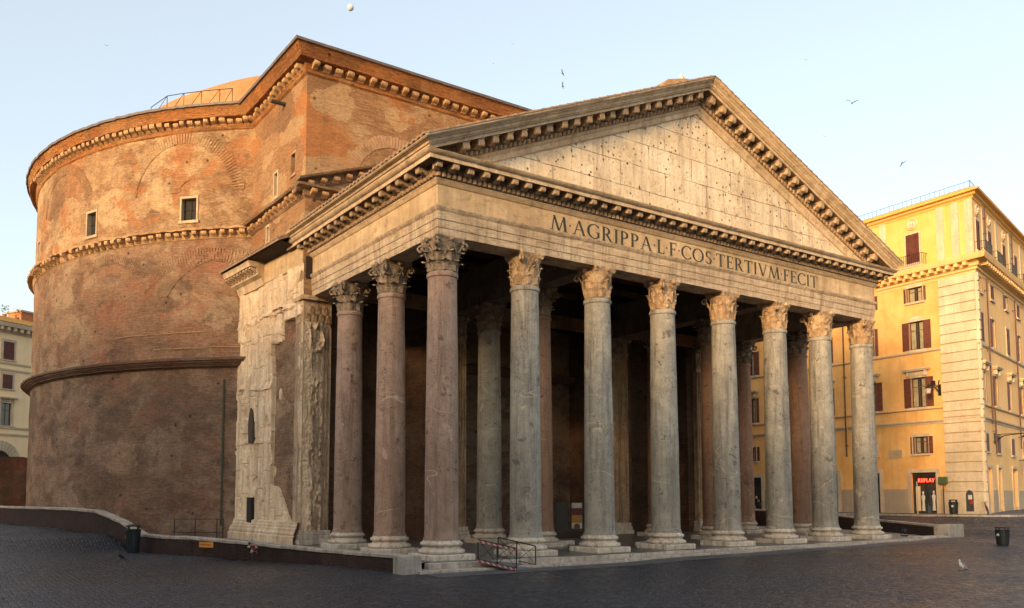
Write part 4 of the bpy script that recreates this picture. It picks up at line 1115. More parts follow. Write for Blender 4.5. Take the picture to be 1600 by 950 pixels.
CN = Vector((51.2, 1.7)); uL = Vector((.07, .9975)).normalized(); uR = Vector((.973, .23)).normalized()
LL, LR = 34.0, 34.0
far = CN+uL*LL
FL = facade(far, -uL); FR = facade(CN, uR)
def sL(s): return LL-s
WL = [5.22, 9.95, 14.6, 19.2, 23.8, 28.4]; WR = [1.25, 5.3, 10.7, 15.5, 20.3, 25.1, 29.9]
random.seed(13)
# holes and windows
lv = [(22.72, 25.3, 1.2), (19.35, 20.62, 1.3), (15.2, 17.65, 1.32), (10.25, 12.8, 1.34), (6.3, 7.75, 1.1)]
hl = []; hr = []
for i, s in enumerate(WL):
    for z0, z1, w_ in lv: hl.append((sL(s)-w_/2, sL(s)+w_/2, z0, z1))
for i, s in enumerate(WR):
    for k, (z0, z1, w_) in enumerate(lv): 
        hr.append((s-.52, s+.52, z0, z1))
shops = [(5.05, 2.25, 1.25, 4.7), (9.95, 1.7, 1.1, 4.75), (14.4, 1.9, 1.1, 4.75), (19.2, 2.2, 1.1, 4.75), (23.8, 2.6, 1.1, 4.6), (28.4, 2.2, 1.1, 4.6)]
for s, w_, z0, z1 in shops: hl.append((sL(s)-w_/2, sL(s)+w_/2, z0, z1))
shr = [(1.6, 1.3, 1.5, 5.0), (5.25, 1.3, 1.6, 5.05), (10.9, 1.7, 1.8, 5.1), (15.8, 1.8, 1.9, 5.1), (20.6, 1.8, 2.0, 5.1)]
for s, w_, z0, z1 in shr: hr.append((s-w_/2, s+w_/2, z0, z1))
def zsel(hs, a, b): return [h for h in hs if a <= h[2] < b]
fwall(FL, 0, LL, 22.1, 26.9, zsel(hl, 22, 27), M['ochre_top'], H_); fwall(FR, 0, LR, 22.1, 26.9, zsel(hr, 22, 27), M['ochre2'], H_)
fwall(FL, 0, LL, 0, 22.1, zsel(hl, 0, 22), M['ochre'], H_); fwall(FR, 0, LR, 0, 22.1, zsel(hr, 0, 22), M['ochre2'], H_)
m = MB(); P4 = [far, CN, CN+uR*LR, far+uR*LR]
m.prism([(p.x, p.y) for p in P4], lambda x, y: (x+.0, y, 27.6), lambda x, y: (x, y, 27.9)); m.build('roof', M['lead'], H_)
m = MB(); q2 = [far+Vector((.6, 0)), CN+Vector((.55, .6)), CN+uR*(LR-.5)+Vector((0,.6)), far+uR*(LR-.5)]
m.prism([(p.x, p.y) for p in q2], lambda x, y: (x, y, .5), lambda x, y: (x, y, 27)); m.build('interior', M['darkhole'], H_)
for i, s in enumerate(WL):
    st_ = [(0, 0), (1, 1), (1, 1), (1, 1), (1, 1)]
    for k, (z0, z1, w_) in enumerate(lv):
        window(FL, H_, sL(s), z0, z1, w_, (0, 0) if k == 0 else (1, 1) if k < 4 else ((1, 1) if i % 2 == 0 else (0, 0)), hood=(k == 3), fr=.14 if k < 4 else .22)
        if k in (1, 2):
            m = MB(); m.M = FL; m.prism([(-.75, z1+.16), (.75, z1+.16), (.6, z1+.28), (.25, z1+.42), (-.25, z1+.42), (-.6, z1+.28)], lambda x, z: (sL(s)+x, -.1, z), lambda x, z: (sL(s)+x, -.001, z)); m.build('window_hood', M['trim'], H_)
for i, s in enumerate(WR):
    for k, (z0, z1, w_) in enumerate(lv):
        stt = (0, 0) if (k == 0 or (i+k) % 2 == 0) else (1, 1)
        if k == 3: stt = (1, 1)
        if k == 4: stt = (0, 0)
        window(FR, H_, s, z0, z1, 1.04, stt, hood=(k == 3), fr=.12, curtain=False)
def fsweep(prof, name, mt, z=0, wob=.0, ex=0):
    P = [(far.x, far.y), (CN.x, CN.y), (CN.x+uR.x*LR, CN.y+uR.y*LR)]
    return sweep(P, [(o, zz+z) for o, zz in prof], name, mt, parent=H_, wob=wob)
fsweep([(-.2,26.9),(.05,26.9),(.12,27.05),(.3,27.15),(.32,27.3),(.62,27.35),(.66,27.5),(-.2,27.6)], 'roof_cornice', M['ochre_top'])
fsweep([(-.5,27.6),(.1,27.6),(.1,27.72),(.14,27.73),(.14,27.8),(-.5,27.8)], 'parapet', M['ochre_top'])
fsweep([(-.1,20.75),(.04,20.75),(.08,20.95),(.2,21.0),(.22,21.2),(.35,21.25),(.36,21.62),(.92,21.65),(1.0,21.85),(1.05,22.1),(-.1,22.2)], 'main_cornice', M['ochre2'])
fsweep([(-.1,14.85),(.03,14.85),(.14,14.93),(.16,15.05),(-.1,15.08)], 'string_course', M['trim'])
fsweep([(-.1,9.98),(.03,9.98),(.16,10.02),(.18,10.1),(-.1,10.12)], 'string_course', M['trim'])
fsweep([(-.1,8.75),(.05,8.75),(.08,8.9),(.2,8.95),(.22,9.08),(-.1,9.1)], 'string_course', M['trim'])
m = MB()
for F, n_, sg in ((FL, LL, 0), (FR, LR, 1)):
    m.M = F; s = .35
    while s < n_-.3: m.box(s, s+.28, -.86, -.36, 21.32, 21.64); s += .72
m.M = None; m.build('cornice_brackets', M['ochre2'], H_)['kind'] = 'stuff'
# rusticated corner
m = MB(); z = 3.1; k = 0; random.seed(8)
while z < 20.7:
    hh = .80 if not (8.4 < z < 9.3) else .5
    z1 = min(z+hh-.11, 20.74)
    e = .19
    m.M = FL; m.box(LL-3.02, LL+.0, -e, .0, z, z1)
    m.M = FR; m.box(-.0, .42, -e, .0, z, z1)
    z += hh
m.M = FL; m.box(LL-3.0, LL, -.07, .0, 3.02, 20.74); m.M = FR; m.box(0, .46, -.07, .0, 3.02, 20.74)
# join the corner of the courses
m.M = None
z = 3.1
qd = (Vector((-uL.y, uL.x))+Vector((uR.y, -uR.x)))
for za, zb, e in ((3.1, 20.7, .12),):
    a = CN; pl = Vector((-uL.y, uL.x)); pr_ = Vector((uR.y, -uR.x))
    m.prism([(CN.x, CN.y), (CN.x+pl.x*e, CN.y+pl.y*e), (CN.x+(pl.x+pr_.x)*e*.62, CN.y+(pl.y+pr_.y)*e*.62), (CN.x+pr_.x*e, CN.y+pr_.y*e)], lambda x, y: (x, y, za), lambda x, y: (x, y, zb))
m.build('corner_stones', M['travertine'], H_)
m = MB(); m.M = FL; m.box(LL-3.2, LL+.0, -.22, 0, .6, 3.0); m.box(LL-3.15, LL, -.2, 0, 3.002, 3.06); m.M = FR; m.box(0, .6, -.22, 0, .6, 3.0); m.M = None
m.prism([(CN.x, CN.y), (CN.x+pl.x*.22, CN.y+pl.y*.22), (CN.x+(pl.x+pr_.x)*.135, CN.y+(pl.y+pr_.y)*.135), (CN.x+pr_.x*.22, CN.y+pr_.y*.22)], lambda x, y: (x, y, .6), lambda x, y: (x, y, 3.0))
m.build('corner_plinth', M['travertine'], H_, jit=.01)
# top storey pilaster strips, panels, medallions
for F, s in [(FL, sL(q)) for q in (1.45, 2.75, 8.0, 9.35, 12.6, 17.2)]+[(FL, LL-.32)]+[(FR, q) for q in (3.2, 8.0, 13.1, 17.9, 22.7)]:
    m = MB(); m.M = F; m.box(s-.32, s+.32, -.07, 0, 22.25, 26.9); m.build('pilaster_strip', M['trim'], H_)
for F, s in ((FL, sL(5.22)), (FR, 1.25), (FR, 5.3), (FR, 10.7)):
    m = MB(); m.M = F @ Matrix.Translation((s, 0, 26.15)) @ Matrix.Rotation(pi/2, 4, 'X')
    m.lathe([(.5,0),(.5,.07),(.44,.12),(.38,.07),(.36,.05)], 24)
    md = m.build('medallion', M['trim'], H_, smooth=40)
    m = MB(); m.M = F @ Matrix.Translation((s, -.06, 26.1)); m.box(-.2, .2, -.08, 0, -.26, -.1); m.box(-.1, .1, -.12, 0, -.16, .0)
    m.M = m.M @ Matrix.Translation((0, -.06, .1)); m.lathe([(.02,-.14),(.12,-.07),(.14,.02),(.1,.12),(.02,.16)], 10)
    m.build('bust', M['trim'], md, smooth=40)
# balconies at the top floor
def balcony(F, s, w_):
    m = MB(); m.M = F; m.box(s-w_/2, s+w_/2, -.85, -.001, 22.2, 22.32); b = m.build('balcony', M['trim'], H_)
    m = MB(); m.M = F
    xs_ = [s-w_/2+.03+i*(w_-.06)/14 for i in range(15)]
    for x_ in xs_: m.box(x_-.012, x_+.012, -.83, -.806, 22.33, 23.25)
    for y_ in (-.83, -.55, -.28): 
        for x_ in (xs_[0], xs_[-1]): m.box(x_-.012, x_+.012, y_, y_+.024, 22.33, 23.25)
    m.box(xs_[0]-.02, xs_[-1]+.02, -.84, -.8, 23.25, 23.29)
    for x_ in (xs_[0], xs_[-1]): m.box(x_-.02, x_+.02, -.84, -.02, 23.25, 23.29)
    m.build('railing', M['black'], b)
balcony(FL, sL(5.22), 2.6); balcony(FL, sL(14.6), 2.6)
for s in (1.25, 5.3, 10.7, 15.5): balcony(FR, s, 2.2)
m = MB()
for F, n_ in ((FL, LL), (FR, LR)):
    m.M = F; s = .15
    while s < n_-.1: m.box(s-.009, s+.009, .14, .158, 27.8, 28.42); s += .42
    m.box(.1, n_-.1, .135, .163, 28.42, 28.445)
m.M = None; m.build('roof_railing', M['black'], H_)
# shop openings, dado, doors
m = MB(); m.M = FL
edges = sorted([(sL(s)-w_/2-.28, sL(s)+w_/2+.28) for s, w_, _, _ in shops]); x_ = 0
for a, b in edges+[(LL-3.22, LL)]:
    if a-x_ > .1: m = MB(); m.M = FL; m.box(x_, a-.01, -.035, 0, .5, 3.3); m.build('dado', M['dado'], H_)
    x_ = b+.01
m = MB(); m.M = FR; edges = sorted([(s-w_/2-.2, s+w_/2+.2) for s, w_, _, _ in shr]); x_ = .62
for a, b in edges+[(LR, LR)]:
    if a-x_ > .1: m = MB(); m.M = FR; m.box(x_, a-.01, -.03, 0, .8, 3.2); m.build('dado', M['dado'], H_)
    x_ = b+.01
FONT = dict(G)
FONT['Y'] = (.78, [[(.02,1),(.16,1),(.44,.45),(.32,.45)], [(.66,1),(.74,1),(.42,.45),(.34,.45)], [(.31,0),(.45,0),(.45,.46),(.31,.46)], [(.22,0),(.54,0),(.54,.04),(.22,.04)]])
M['sign_red'] = glow('sign_red', (1, .05, .025), 5.0)
M['warmlamp'] = glow('shop_lamp', (1, .8, .55), 3.0)
M['white_cloth'] = plain('white_cloth', (.6,.58,.54), .9, 0, .1)
for i, (s, w_, z0, z1) in enumerate(shops):
    m = MB(); m.M = FL; c_ = sL(s)
    for f, e in ((.30, .10), (.18, .15)):
        m.box(c_-w_/2-f, c_-w_/2-.001 if f < .2 else c_-w_/2-.185, -e, 0, z0-.4, z1+f); m.box(c_+w_/2+.001 if f < .2 else c_+w_/2+.185, c_+w_/2+f, -e, 0, z0-.4, z1+f)
        m.box(c_-w_/2-f+.001, c_+w_/2+f-.001, -e-.004, 0, z1 if f < .2 else z1+.185, z1+f+.005)
    sp_o = m.build('shop_front', M['trim'], H_)
    m = MB(); m.M = FL; m.box(c_-w_/2, c_+w_/2, .30, .32, z0, z1); 
    if i: m.build('pane', M['glass'], sp_o)
    m2 = MB(); m2.M = FL
    m2.box(c_-w_/2, c_-w_/2+.09, .2, .299, z0, z1); m2.box(c_+w_/2-.09, c_+w_/2, .2, .299, z0, z1); m2.box(c_-w_/2+.09, c_+w_/2-.09, .2, .299, z1-.3, z1); m2.box(c_-.04, c_+.04, .2, .299, z0, z1-.9); m2.box(c_-w_/2, c_+w_/2, -.3, .3, z0-.35, z0-.001)
    m2.build('frame', M['bronze'], sp_o)
    if i == 0:
        m = MB(); m.M = FL; m.box(c_-w_/2, c_+w_/2, .43, .44, z0, z1); m.build('backdrop', plain('shop_back', (.05,.04,.03), .7), sp_o)
        m = MB(); m.M = FL; m.box(c_-w_/2+.1, c_-w_/2+.5, .40, .428, z0+.2, z0+2.3); m.build('side_panel', M['cream'], sp_o)
        m = MB(); m.M = FL; word = 'REPLAY'; tw = sum(FONT[ch][0]+.06 for ch in word); xx = 0; k_ = 1.5/tw
        m.box(c_-.93, c_+.9, .36, .37, 3.82, 4.28)
        m.build('sign_board', M['darkhole'], sp_o)
        m = MB(); m.M = FL
        for ch in word:
            for n_i, P in enumerate(FONT[ch][1]):
                m.prism(P, lambda a, b: (c_-.76+(xx+a)*k_, .35-.0008*(n_i % 5), 3.90+b*.30), lambda a, b: (c_-.76+(xx+a)*k_, .32-.0008*(n_i % 5), 3.90+b*.30))
            xx += FONT[ch][0]+.06
        m.build('lettering', M['sign_red'], sp_o)
        for sx_, zz in ((-.32, 1.45), (.62, 1.5), (.3, 1.9)):
            m = MB(); m.M = FL @ Matrix.Translation((c_+sx_, .30, zz)) @ Matrix.Scale(.55, 4, (0,1,0)) @ Matrix.Scale(.8, 4)
            m.lathe([(.02,.0),(.2,.02),(.16,.5),(.14,.95),(.17,1.15),(.22,1.45),(.2,1.62),(.07,1.7),(.06,1.78),(.11,1.85),(.12,1.95),(.08,2.06),(.02,2.09)], 12)
            m.build('mannequin', M['white_cloth'] if sx_ != .3 else plain('dark_cloth', (.03,.04,.06), .9), sp_o, smooth=50)
        m = MB(); m.M = FL; m.box(c_-.2, c_+.3, .33, .42, 1.3, 2.1); m.build('display_stand', plain('blue_grey_cloth', (.07,.10,.14), .9), sp_o)
    elif i == 4:
        for q in range(9):
            m = MB(); m.M = FL; m.box(c_-1.1+q*.26, c_-.9+q*.26, .2, .28, 1.4+(q*7 % 4)*.35, 1.65+(q*7 % 4)*.35)
            m.build('goods', plain('goods_%d' % q, ((.1,.25,.5),(.5,.5,.45),(.4,.3,.08),(.05,.1,.3))[q % 4], .7), sp_o)
for i, (s, w_, z0, z1) in enumerate(shr):
    m = MB(); m.M = FR
    m.box(s-w_/2-.18, s-w_/2, -.1, 0, z0-.5, z1); m.box(s+w_/2, s+w_/2+.18, -.1, 0, z0-.5, z1); m.box(s-w_/2-.2, s+w_/2+.2, -.12, 0, z1+.001, z1+.22)
    sp_o = m.build('shop_front', M['trim'], H_)
    m = MB(); m.M = FR; m.box(s-w_/2, s+w_/2, .2, .24, z0-.4, z1); m.build('door', M['glass'] if i != 1 else M['shutter'], sp_o)
    if i == 0:
        m = MB(); m.M = FR; m.box(s-.45, s+.2, .12, .16, 4.0, 4.5); m.build('red_sign', M['sign_red'], sp_o)
        m = MB(); m.M = FR; m.box(s-.45, s+.3, .12, .16, 3.3, 3.9); m.build('notice', M['white_cloth'], sp_o)
# drain pipes
for F, s, z0, z1 in ((FL, sL(12.3), 6.3, 21), (FR, 2.75, 8.6, 20.7), (FR, 13.3, 7, 20.7), (FR, 3.1, 22.3, 26.9), (FR, 13.3, 22.3, 26.9), (FR, 3.6, 6.2, 9.9)):
    m = MB(); m.M = F; m.tube([(s, -.22, z0), (s, -.22, z1)], .06, 8)
    for z in (z0+1, (z0+z1)/2, z1-1): m.box(s-.08, s+.08, -.3, 0, z, z+.06)
    m.build('drain_pipe', plain('brown_pipe', (.10,.045,.03), .6), H_)
m = MB(); m.M = FL; m.box(sL(8.2), sL(6.95), -.05, 0, 6.0, 6.7); m.build('street_plaque', M['white_trim'], H_)
m = MB(); m.M = FL; m.prism([(-.3, 1.5), (.3, 1.5), (.3, 2.9), (.2, 3.1), (0, 3.2), (-.2, 3.1), (-.3, 2.9)], lambda x, z: (LL-1.1+x, -.25, z), lambda x, z: (LL-1.1+x, -.215, z)); nn_ = m.build('wall_niche', plain('grey_door', (.06,.055,.06), .6), H_)
m = MB(); m.M = FL; m.box(LL-1.2, LL-.9, -.29, -.251, 2.45, 2.8); m.build('notice', M['white_cloth'], nn_)
m = MB(); m.M = FL; m.box(LL-1.05, LL-.85, -.3, -.251, 2.1, 2.4); m.build('notice', plain('red_paint', (.4,.03,.03), .6), nn_)
# projecting lanterns on the facades (things of their own)
def lantern(F, s, z, label, out=1.6, extra=True):
    root = empty('wall_lantern'); root.matrix_world = F @ Matrix.Translation((s, 0, z)); tag(root, label, 'lantern', 'wall lanterns on the corner building')
    m = MB(); m.box(-.12, .12, -.06, 0, -.7, .25)
    m.tube([(0, -.03, -.6), (0, -.3, -.25), (0, -.75, .0), (0, -out, .12), (0, -out, .02)], [.05,.05,.04,.03,.03], 6); m.tube([(0, -.03, .1), (0, -.6, .12), (0, -out, .12)], .03, 6)
    for k in range(8): a = k*.8; 
    m.tube([(0, -.35-.18*cos(k*.7), -.1+.16*sin(k*.7)) for k in range(9)], .025, 5)
    m.build('bracket', M['black'], root)
    m = MB(); m.M = Matrix.Translation((0, -out, -.62)); m.lathe([(.13,0),(.16,.03),(.23,.42)], 8); g_ = m.build('lamp_glass', plain('frosted_glass', (.45,.38,.33), .4), root)
    m = MB(); m.M = Matrix.Translation((0, -out, -.62)); m.lathe([(.27,.42),(.27,.46),(.16,.58),(.08,.64),(.03,.7)], 8); m.build('cap', M['black'], root)
    if extra:
        m = MB(); m.box(-.12, .12, -1.0, -.75, .14, .5); m.build('floodlight', M['black'], root)
        m = MB(); m.tube([(0, -.2, .1), (0, -.05, .62)], .05, 6); m.build('spur', M['black'], root)
lantern(FL, sL(3.35), 11.75, 'iron wall lantern with small floodlight beside the pale stone corner')
lantern(FR, 4.0, 7.7, 'iron wall lantern on the shaded street side above the doors', 2.2, False)
# pavement with kerb round the corner building
m = MB(); P = []
fo = -uR.orthogonal().normalized()
nL = Vector((-uL.y, uL.x)); nR = Vector((uR.y, -uR.x))
seq = [far+nL*1.9]+[CN+nL*1.9+uL*4, CN+nL*1.8+uL*1.5, CN+nL*1.5+nR*.6, CN+nL*.8+nR*2.0, CN+nR*2.6+uR*1.5, CN+nR*2.8+uR*5, CN+nR*3.0+uR*LR]
inn = [far, CN+uL*4, CN+uL*1.5, CN+uL*.6, CN, CN+uR*1.5, CN+uR*5, CN+uR*LR]
m.loft([[(a.x, a.y, .2), (a.x, a.y, gz(a.x, a.y)+.13), (b.x+(a.x-b.x)*.0, b.y, gz(b.x, b.y)+.17), (b.x, b.y, .2)] for a, b in zip(seq, inn)])
pvm = m.build('pavement', plain('asphalt_path', (.10,.10,.10), .85), None); tag(pvm, kind='structure')
m = MB(); m.loft([[tuple(a3) for a3 in ((a.x+d.x*.0, a.y+d.y*.0, .2), (a.x+d.x*.0, a.y+d.y*0, gz(a.x, a.y)+.145), (a.x+d.x*.28, a.y+d.y*.28, gz(a.x, a.y)+.145), (a.x+d.x*.28, a.y+d.y*.28, .2))] for a, b in zip(seq, inn) for d in [(a-b).normalized()]])
kb = m.build('kerb', M['steps'], None); tag(kb, kind='structure')

# cream building beyond the ruin at the far left
B2 = empty('cream_building'); tag(B2, 'cream building with shuttered windows at the far left behind the drum', 'building')
u2 = Vector((.857, .515)).normalized(); c2 = Vector((-11.4, 95))-u2*16
F2 = facade(c2, u2)
def pxs(px):
    # distance along the far facade for a bearing measured from the view axis
    a = YAW+math.atan((px-755.05)/1320.4); d = Vector((sin(a), cos(a))); o = Vector((CAM.x, CAM.y))
    q = c2-o
    return -(q.x*d.y-q.y*d.x)/(u2.x*d.y-u2.y*d.x)
W2 = [pxs(6)+k*4.9 for k in (-3, -2, -1, 0, 2, 3, 4, 5)]
lv2 = [(20.8, 23.2, 1.5), (16.9, 18.8, 1.4), (12.0, 15.0, 1.5)]
h2 = [(s-w_/2, s+w_/2, z0, z1) for s in W2 for z0, z1, w_ in lv2]
sarch = pxs(-3)
fwall(F2, -4, 45, 0, 25, h2, M['cream'], B2)
for s in W2:
    for k, (z0, z1, w_) in enumerate(lv2):
        window(F2, B2, s, z0, z1, w_, (0, 0) if k < 2 else (None, None), hood=(k == 2), fr=.3, curtain=False)
def f2s(prof, name, mt): return sweep([(c2.x-u2.x*4, c2.y-u2.y*4), (c2.x+u2.x*45, c2.y+u2.y*45)], prof, name, mt, parent=B2)
f2s([(-.3,24.3),(.1,24.3),(.2,24.55),(.25,25.0),(.9,25.1),(1.0,25.6),(-.3,25.9)], 'cornice', M['trim']); f2s([(-.5,25.9),(.1,25.9),(.1,26.5),(-.5,26.5)], 'parapet', M['ochre_top'])
for z in (20.2, 19.3, 11.6, 10.7): f2s([(-.1,z),(.12,z),(.14,z+.25),(-.1,z+.3)], 'string_course', M['trim'])
m = MB(); m.M = F2; s = -3.5
while s < 44: m.box(s, s+.4, -.8, -.26, 24.6, 25.08); s += .95
m.build('cornice_brackets', M['trim'], B2)['kind'] = 'stuff'
wall_arch_F = lambda u, z, o: tuple(F2 @ Vector((u, -o, z)))
m = MB()
for i in range(15):
    b0, b1 = pi*i/15+.01, pi*(i+1)/15-.01
    m.prism([(pxs(-2)+r*cos(b), 7.0+r*sin(b)) for r, b in ((1.7, b0), (3.0, b0), (3.0, b1), (1.7, b1))], lambda u, z: wall_arch_F(u, z, -.1), lambda u, z: wall_arch_F(u, z, .12))
m.build('entrance_arch', M['trim'], B2)
m = MB(); m.prism([(pxs(-2)+1.65*cos(pi*i/16), 7.0+1.65*sin(pi*i/16)) for i in range(17)]+[(pxs(-2)-1.65, 0), (pxs(-2)+1.65, 0)], lambda u, z: wall_arch_F(u, z, -.1), lambda u, z: wall_arch_F(u, z, .03)); m.build('gateway', M['darkhole'], B2)
m = MB(); m.M = F2; m.box(pxs(33), pxs(33)+3.4, 1.2, 4, 26.0, 27.9); hut = m.build('roof_hut', plain('terracotta', (.45,.17,.07), .8), B2)
m = MB(); m.M = F2; m.box(pxs(33)-.2, pxs(33)+3.6, 1.0, 4.2, 27.902, 28.15); m.build('canopy', plain('beige_canvas', (.45,.38,.3), .9), hut)
m = MB(); m.M = F2; m.box(-4, 45, .45, 12, 0, 26); m.build('interior', M['darkhole'], B2)
M['leaf'] = plain('leaf', (.045,.07,.025), .7, 0, .4, 6)
def pot_plant(px, s, z, lab):
    root = empty('potted_plant'); root.matrix_world = F2 @ Matrix.Translation((s, .9, z)); tag(root, lab, 'plant', 'potted plants on the roof terrace')
    m = MB(); m.lathe([(.2,0),(.3,.45),(.33,.5)], 10); m.build('pot', plain('clay_pot', (.3,.12,.06), .8), root)
    m = MB(); rr = random.Random(int(s*10))
    for k in range(110):
        a, b, r = rr.uniform(0, 2*pi), rr.uniform(.1, 1), rr.uniform(.1, .75)
        c_ = Vector((cos(a)*r*.9, sin(a)*r*.9, .5+b*1.2)); d1 = Vector((rr.uniform(-1,1), rr.uniform(-1,1), rr.uniform(-.3,1))).normalized()*.22; d2 = d1.orthogonal().normalized()*.07
        m.add([c_-d2, c_+d1, c_+d2], [(0,1,2)])
    m.build('foliage', M['leaf'], root)
pot_plant(4, pxs(4), 26.5, 'bushy plant at the left end of the cream roof terrace'); pot_plant(26, pxs(24), 26.4, 'small plant beside the orange roof hut')

# unseen houses left of and behind the viewer, added to shade the temple
M['occ'] = plaster('shade_house_plaster', (.42,.26,.14), (.48,.32,.18), (.28,.18,.1), .4)
def block(c, u, ln, dp, hh, label):
    root = empty('shade_house'); tag(root, label, 'building')
    F = facade(c, u); s = 2.0; hs = []
    while s < ln-2: 
        for z in (6, 10.5, 15, 19.2):
            if z+2.3 < hh-1.5: hs.append((s-.6, s+.6, z, z+2.2))
        s += 3.9
    fwall(F, 0, ln, -.5, hh, hs, M['occ'], root, back=.3)
    m = MB(); m.M = F; m.box(0, ln, .31, dp, -.5, hh-.1); m.build('body', M['glass'] if 0 else M['occ'], root)
    m = MB(); m.M = F; m.box(-.4, ln+.4, -.6, dp+.4, hh, hh+.5); m.build('roof', M['tiles'], root)
    m = MB(); m.M = F
    for h in hs: m.box(h[0]-.45, h[0], -.06, -.01, h[2], h[3]); m.box(h[1], h[1]+.45, -.06, -.01, h[2], h[3])
    m.build('shutters', M['shutter'], root)['kind'] = 'stuff'
sdh = Vector((sin(SUN_AZ), cos(SUN_AZ))); pdh = Vector((-sdh.y, sdh.x))      # towards the sun, and across
c0 = sdh*50
def blk(a, b, hh, d, lab):
    p0, p1 = c0+pdh*a+sdh*d, c0+pdh*b+sdh*d
    block(p0, (p1-p0), (p1-p0).length, 12, hh, lab)
blk(34, -4, 23.6, 0, 'unseen brown plastered house added on the west to shade the portico')
blk(-4.6, -30, 26.0, 1.5, 'taller unseen brown plastered house added to shade the flank and drum')
blk(-30.5, -52, 26.4, -.5, 'unseen plastered house added to shade the far left of the drum')

# ------------------------------------------------------------------ small things
def bin_(loc, h, r, label, rz=0, tilt=0):
    root = empty('litter_bin', loc, rz); root.rotation_euler = (0, tilt, rz); tag(root, label, 'bin', 'street litter bins')
    m = MB(); m.lathe([(r*.78,0),(r*.8,.03*h),(r*.86,h*.3),(r*.95,h*.78)], 20)
    for k in range(20):
        a = 2*pi*k/20; m.tube([(r*.82*cos(a), r*.82*sin(a), .05*h), (r*.985*cos(a), r*.985*sin(a), h*.77)], r*.035, 4)
    m.build('body', M['iron'], root, smooth=40)
    m = MB(); m.lathe([(r*1.02,h*.78),(r*1.06,h*.80),(r*1.06,h*.84),(r*.9,h*.84)], 20); m.build('rim', M['iron'], root, smooth=40)
    m = MB()
    for k in range(4):
        a = 2*pi*k/4+.4; m.box(r*.9*cos(a)-.03, r*.9*cos(a)+.03, r*.9*sin(a)-.03, r*.9*sin(a)+.03, h*.84, h*.93)
    m.lathe([(r*1.05,h*.93),(r*1.08,h*.96),(r*.6,h*1.0),(r*.05,h*1.01)], 20); m.build('lid', M['iron'], root, smooth=40)
    m = MB(); m.M = Matrix.Rotation(-2.3, 4, 'Z'); m.box(-.07, .07, -r*1.0, -r*.97, h*.5, h*.62); m.build('sticker', M['white_cloth'], root)
    return root
M['iron'] = plain('dark_iron_paint', (.022,.028,.03), .45, .2, .3, 8)
bin_((-9.25, 16.9, gz(-9.25, 16.9)-.02), 1.55, .38, 'dark green iron litter bin against the curving wall', .3)
bin_((50.3, 3.75, gz(50.3, 3.75)+.13), 1.2, .34, 'dark litter bin beside the pale stone corner', 1)
bin_((32.3, -8.14, gz(32.3, -8.14)), 1.05, .36, 'leaning dark litter bin alone on the cobbles', .5, .07)
# access ramp
rp_ = empty('access_ramp', (0, 0, 0)); tag(rp_, 'small metal wheelchair ramp with crossed rails between the first two columns', 'ramp')
M['hazard'] = None
t = NT('hazard_tape'); sx = t.n('ShaderNodeSeparateXYZ'); t.l(t.tc.outputs['Object'], sx.inputs[0])
q = t.math('FRACT', t.math('ADD', t.math('MULTIPLY', sx.outputs[0], 6.5), t.math('MULTIPLY', sx.outputs[2], 3.5)))
M['hazard'] = t.done(t.ramp(q, [(.5, (.30,.04,.03)), (.52, (.40,.36,.31))], 'CONSTANT'), .6)
A_, B_, C_, D_ = Vector((.62, -1.95, 0.0)), Vector((1.85, -3.0, -.36)), Vector((2.35, -.95, 0.0)), Vector((3.55, -2.1, -.36))
m = MB(); m.add([A_, B_, D_, C_, A_-Vector((0,0,.05)), B_-Vector((0,0,.05)), D_-Vector((0,0,.05)), C_-Vector((0,0,.05))], [(0,1,2,3),(7,6,5,4),(0,4,5,1),(1,5,6,2),(2,6,7,3),(3,7,4,0)])
m.build('deck', plain('ramp_deck', (.14,.145,.16), .5, .3), rp_)
for a, b, tp in ((A_, B_, True), (C_, D_, False)):
    m = MB(); up = Vector((0,0,.92)); md_ = (a+b)/2
    for p in (a, md_, b): m.tube([p, p+up], .028, 6)
    m.tube([a+up, b+up], .03, 6); m.tube([a+Vector((0,0,.1)), b+Vector((0,0,.1))], .02, 6)
    for p, q_ in ((a, md_), (md_, b)): m.tube([p+Vector((0,0,.1)), q_+up], .011, 4); m.tube([q_+Vector((0,0,.1)), p+up], .011, 4)
    rl = m.build('handrail', M['black'], rp_)
    if tp:
        for z in (.82, -.0):
            m = MB(); o3 = Vector((-.035, -.03, 0)); m.add([a+o3+Vector((0,0,z)), b+o3+Vector((0,0,z)), b+o3+Vector((0,0,z+.085)), a+o3+Vector((0,0,z+.085)), a+o3*1.2+Vector((0,0,z)), b+o3*1.2+Vector((0,0,z)), b+o3*1.2+Vector((0,0,z+.085)), a+o3*1.2+Vector((0,0,z+.085))], [(0,1,2,3),(7,6,5,4),(0,4,5,1),(1,5,6,2),(2,6,7,3),(3,7,4,0)])
            m.build('warning_tape', M['hazard'], rl)
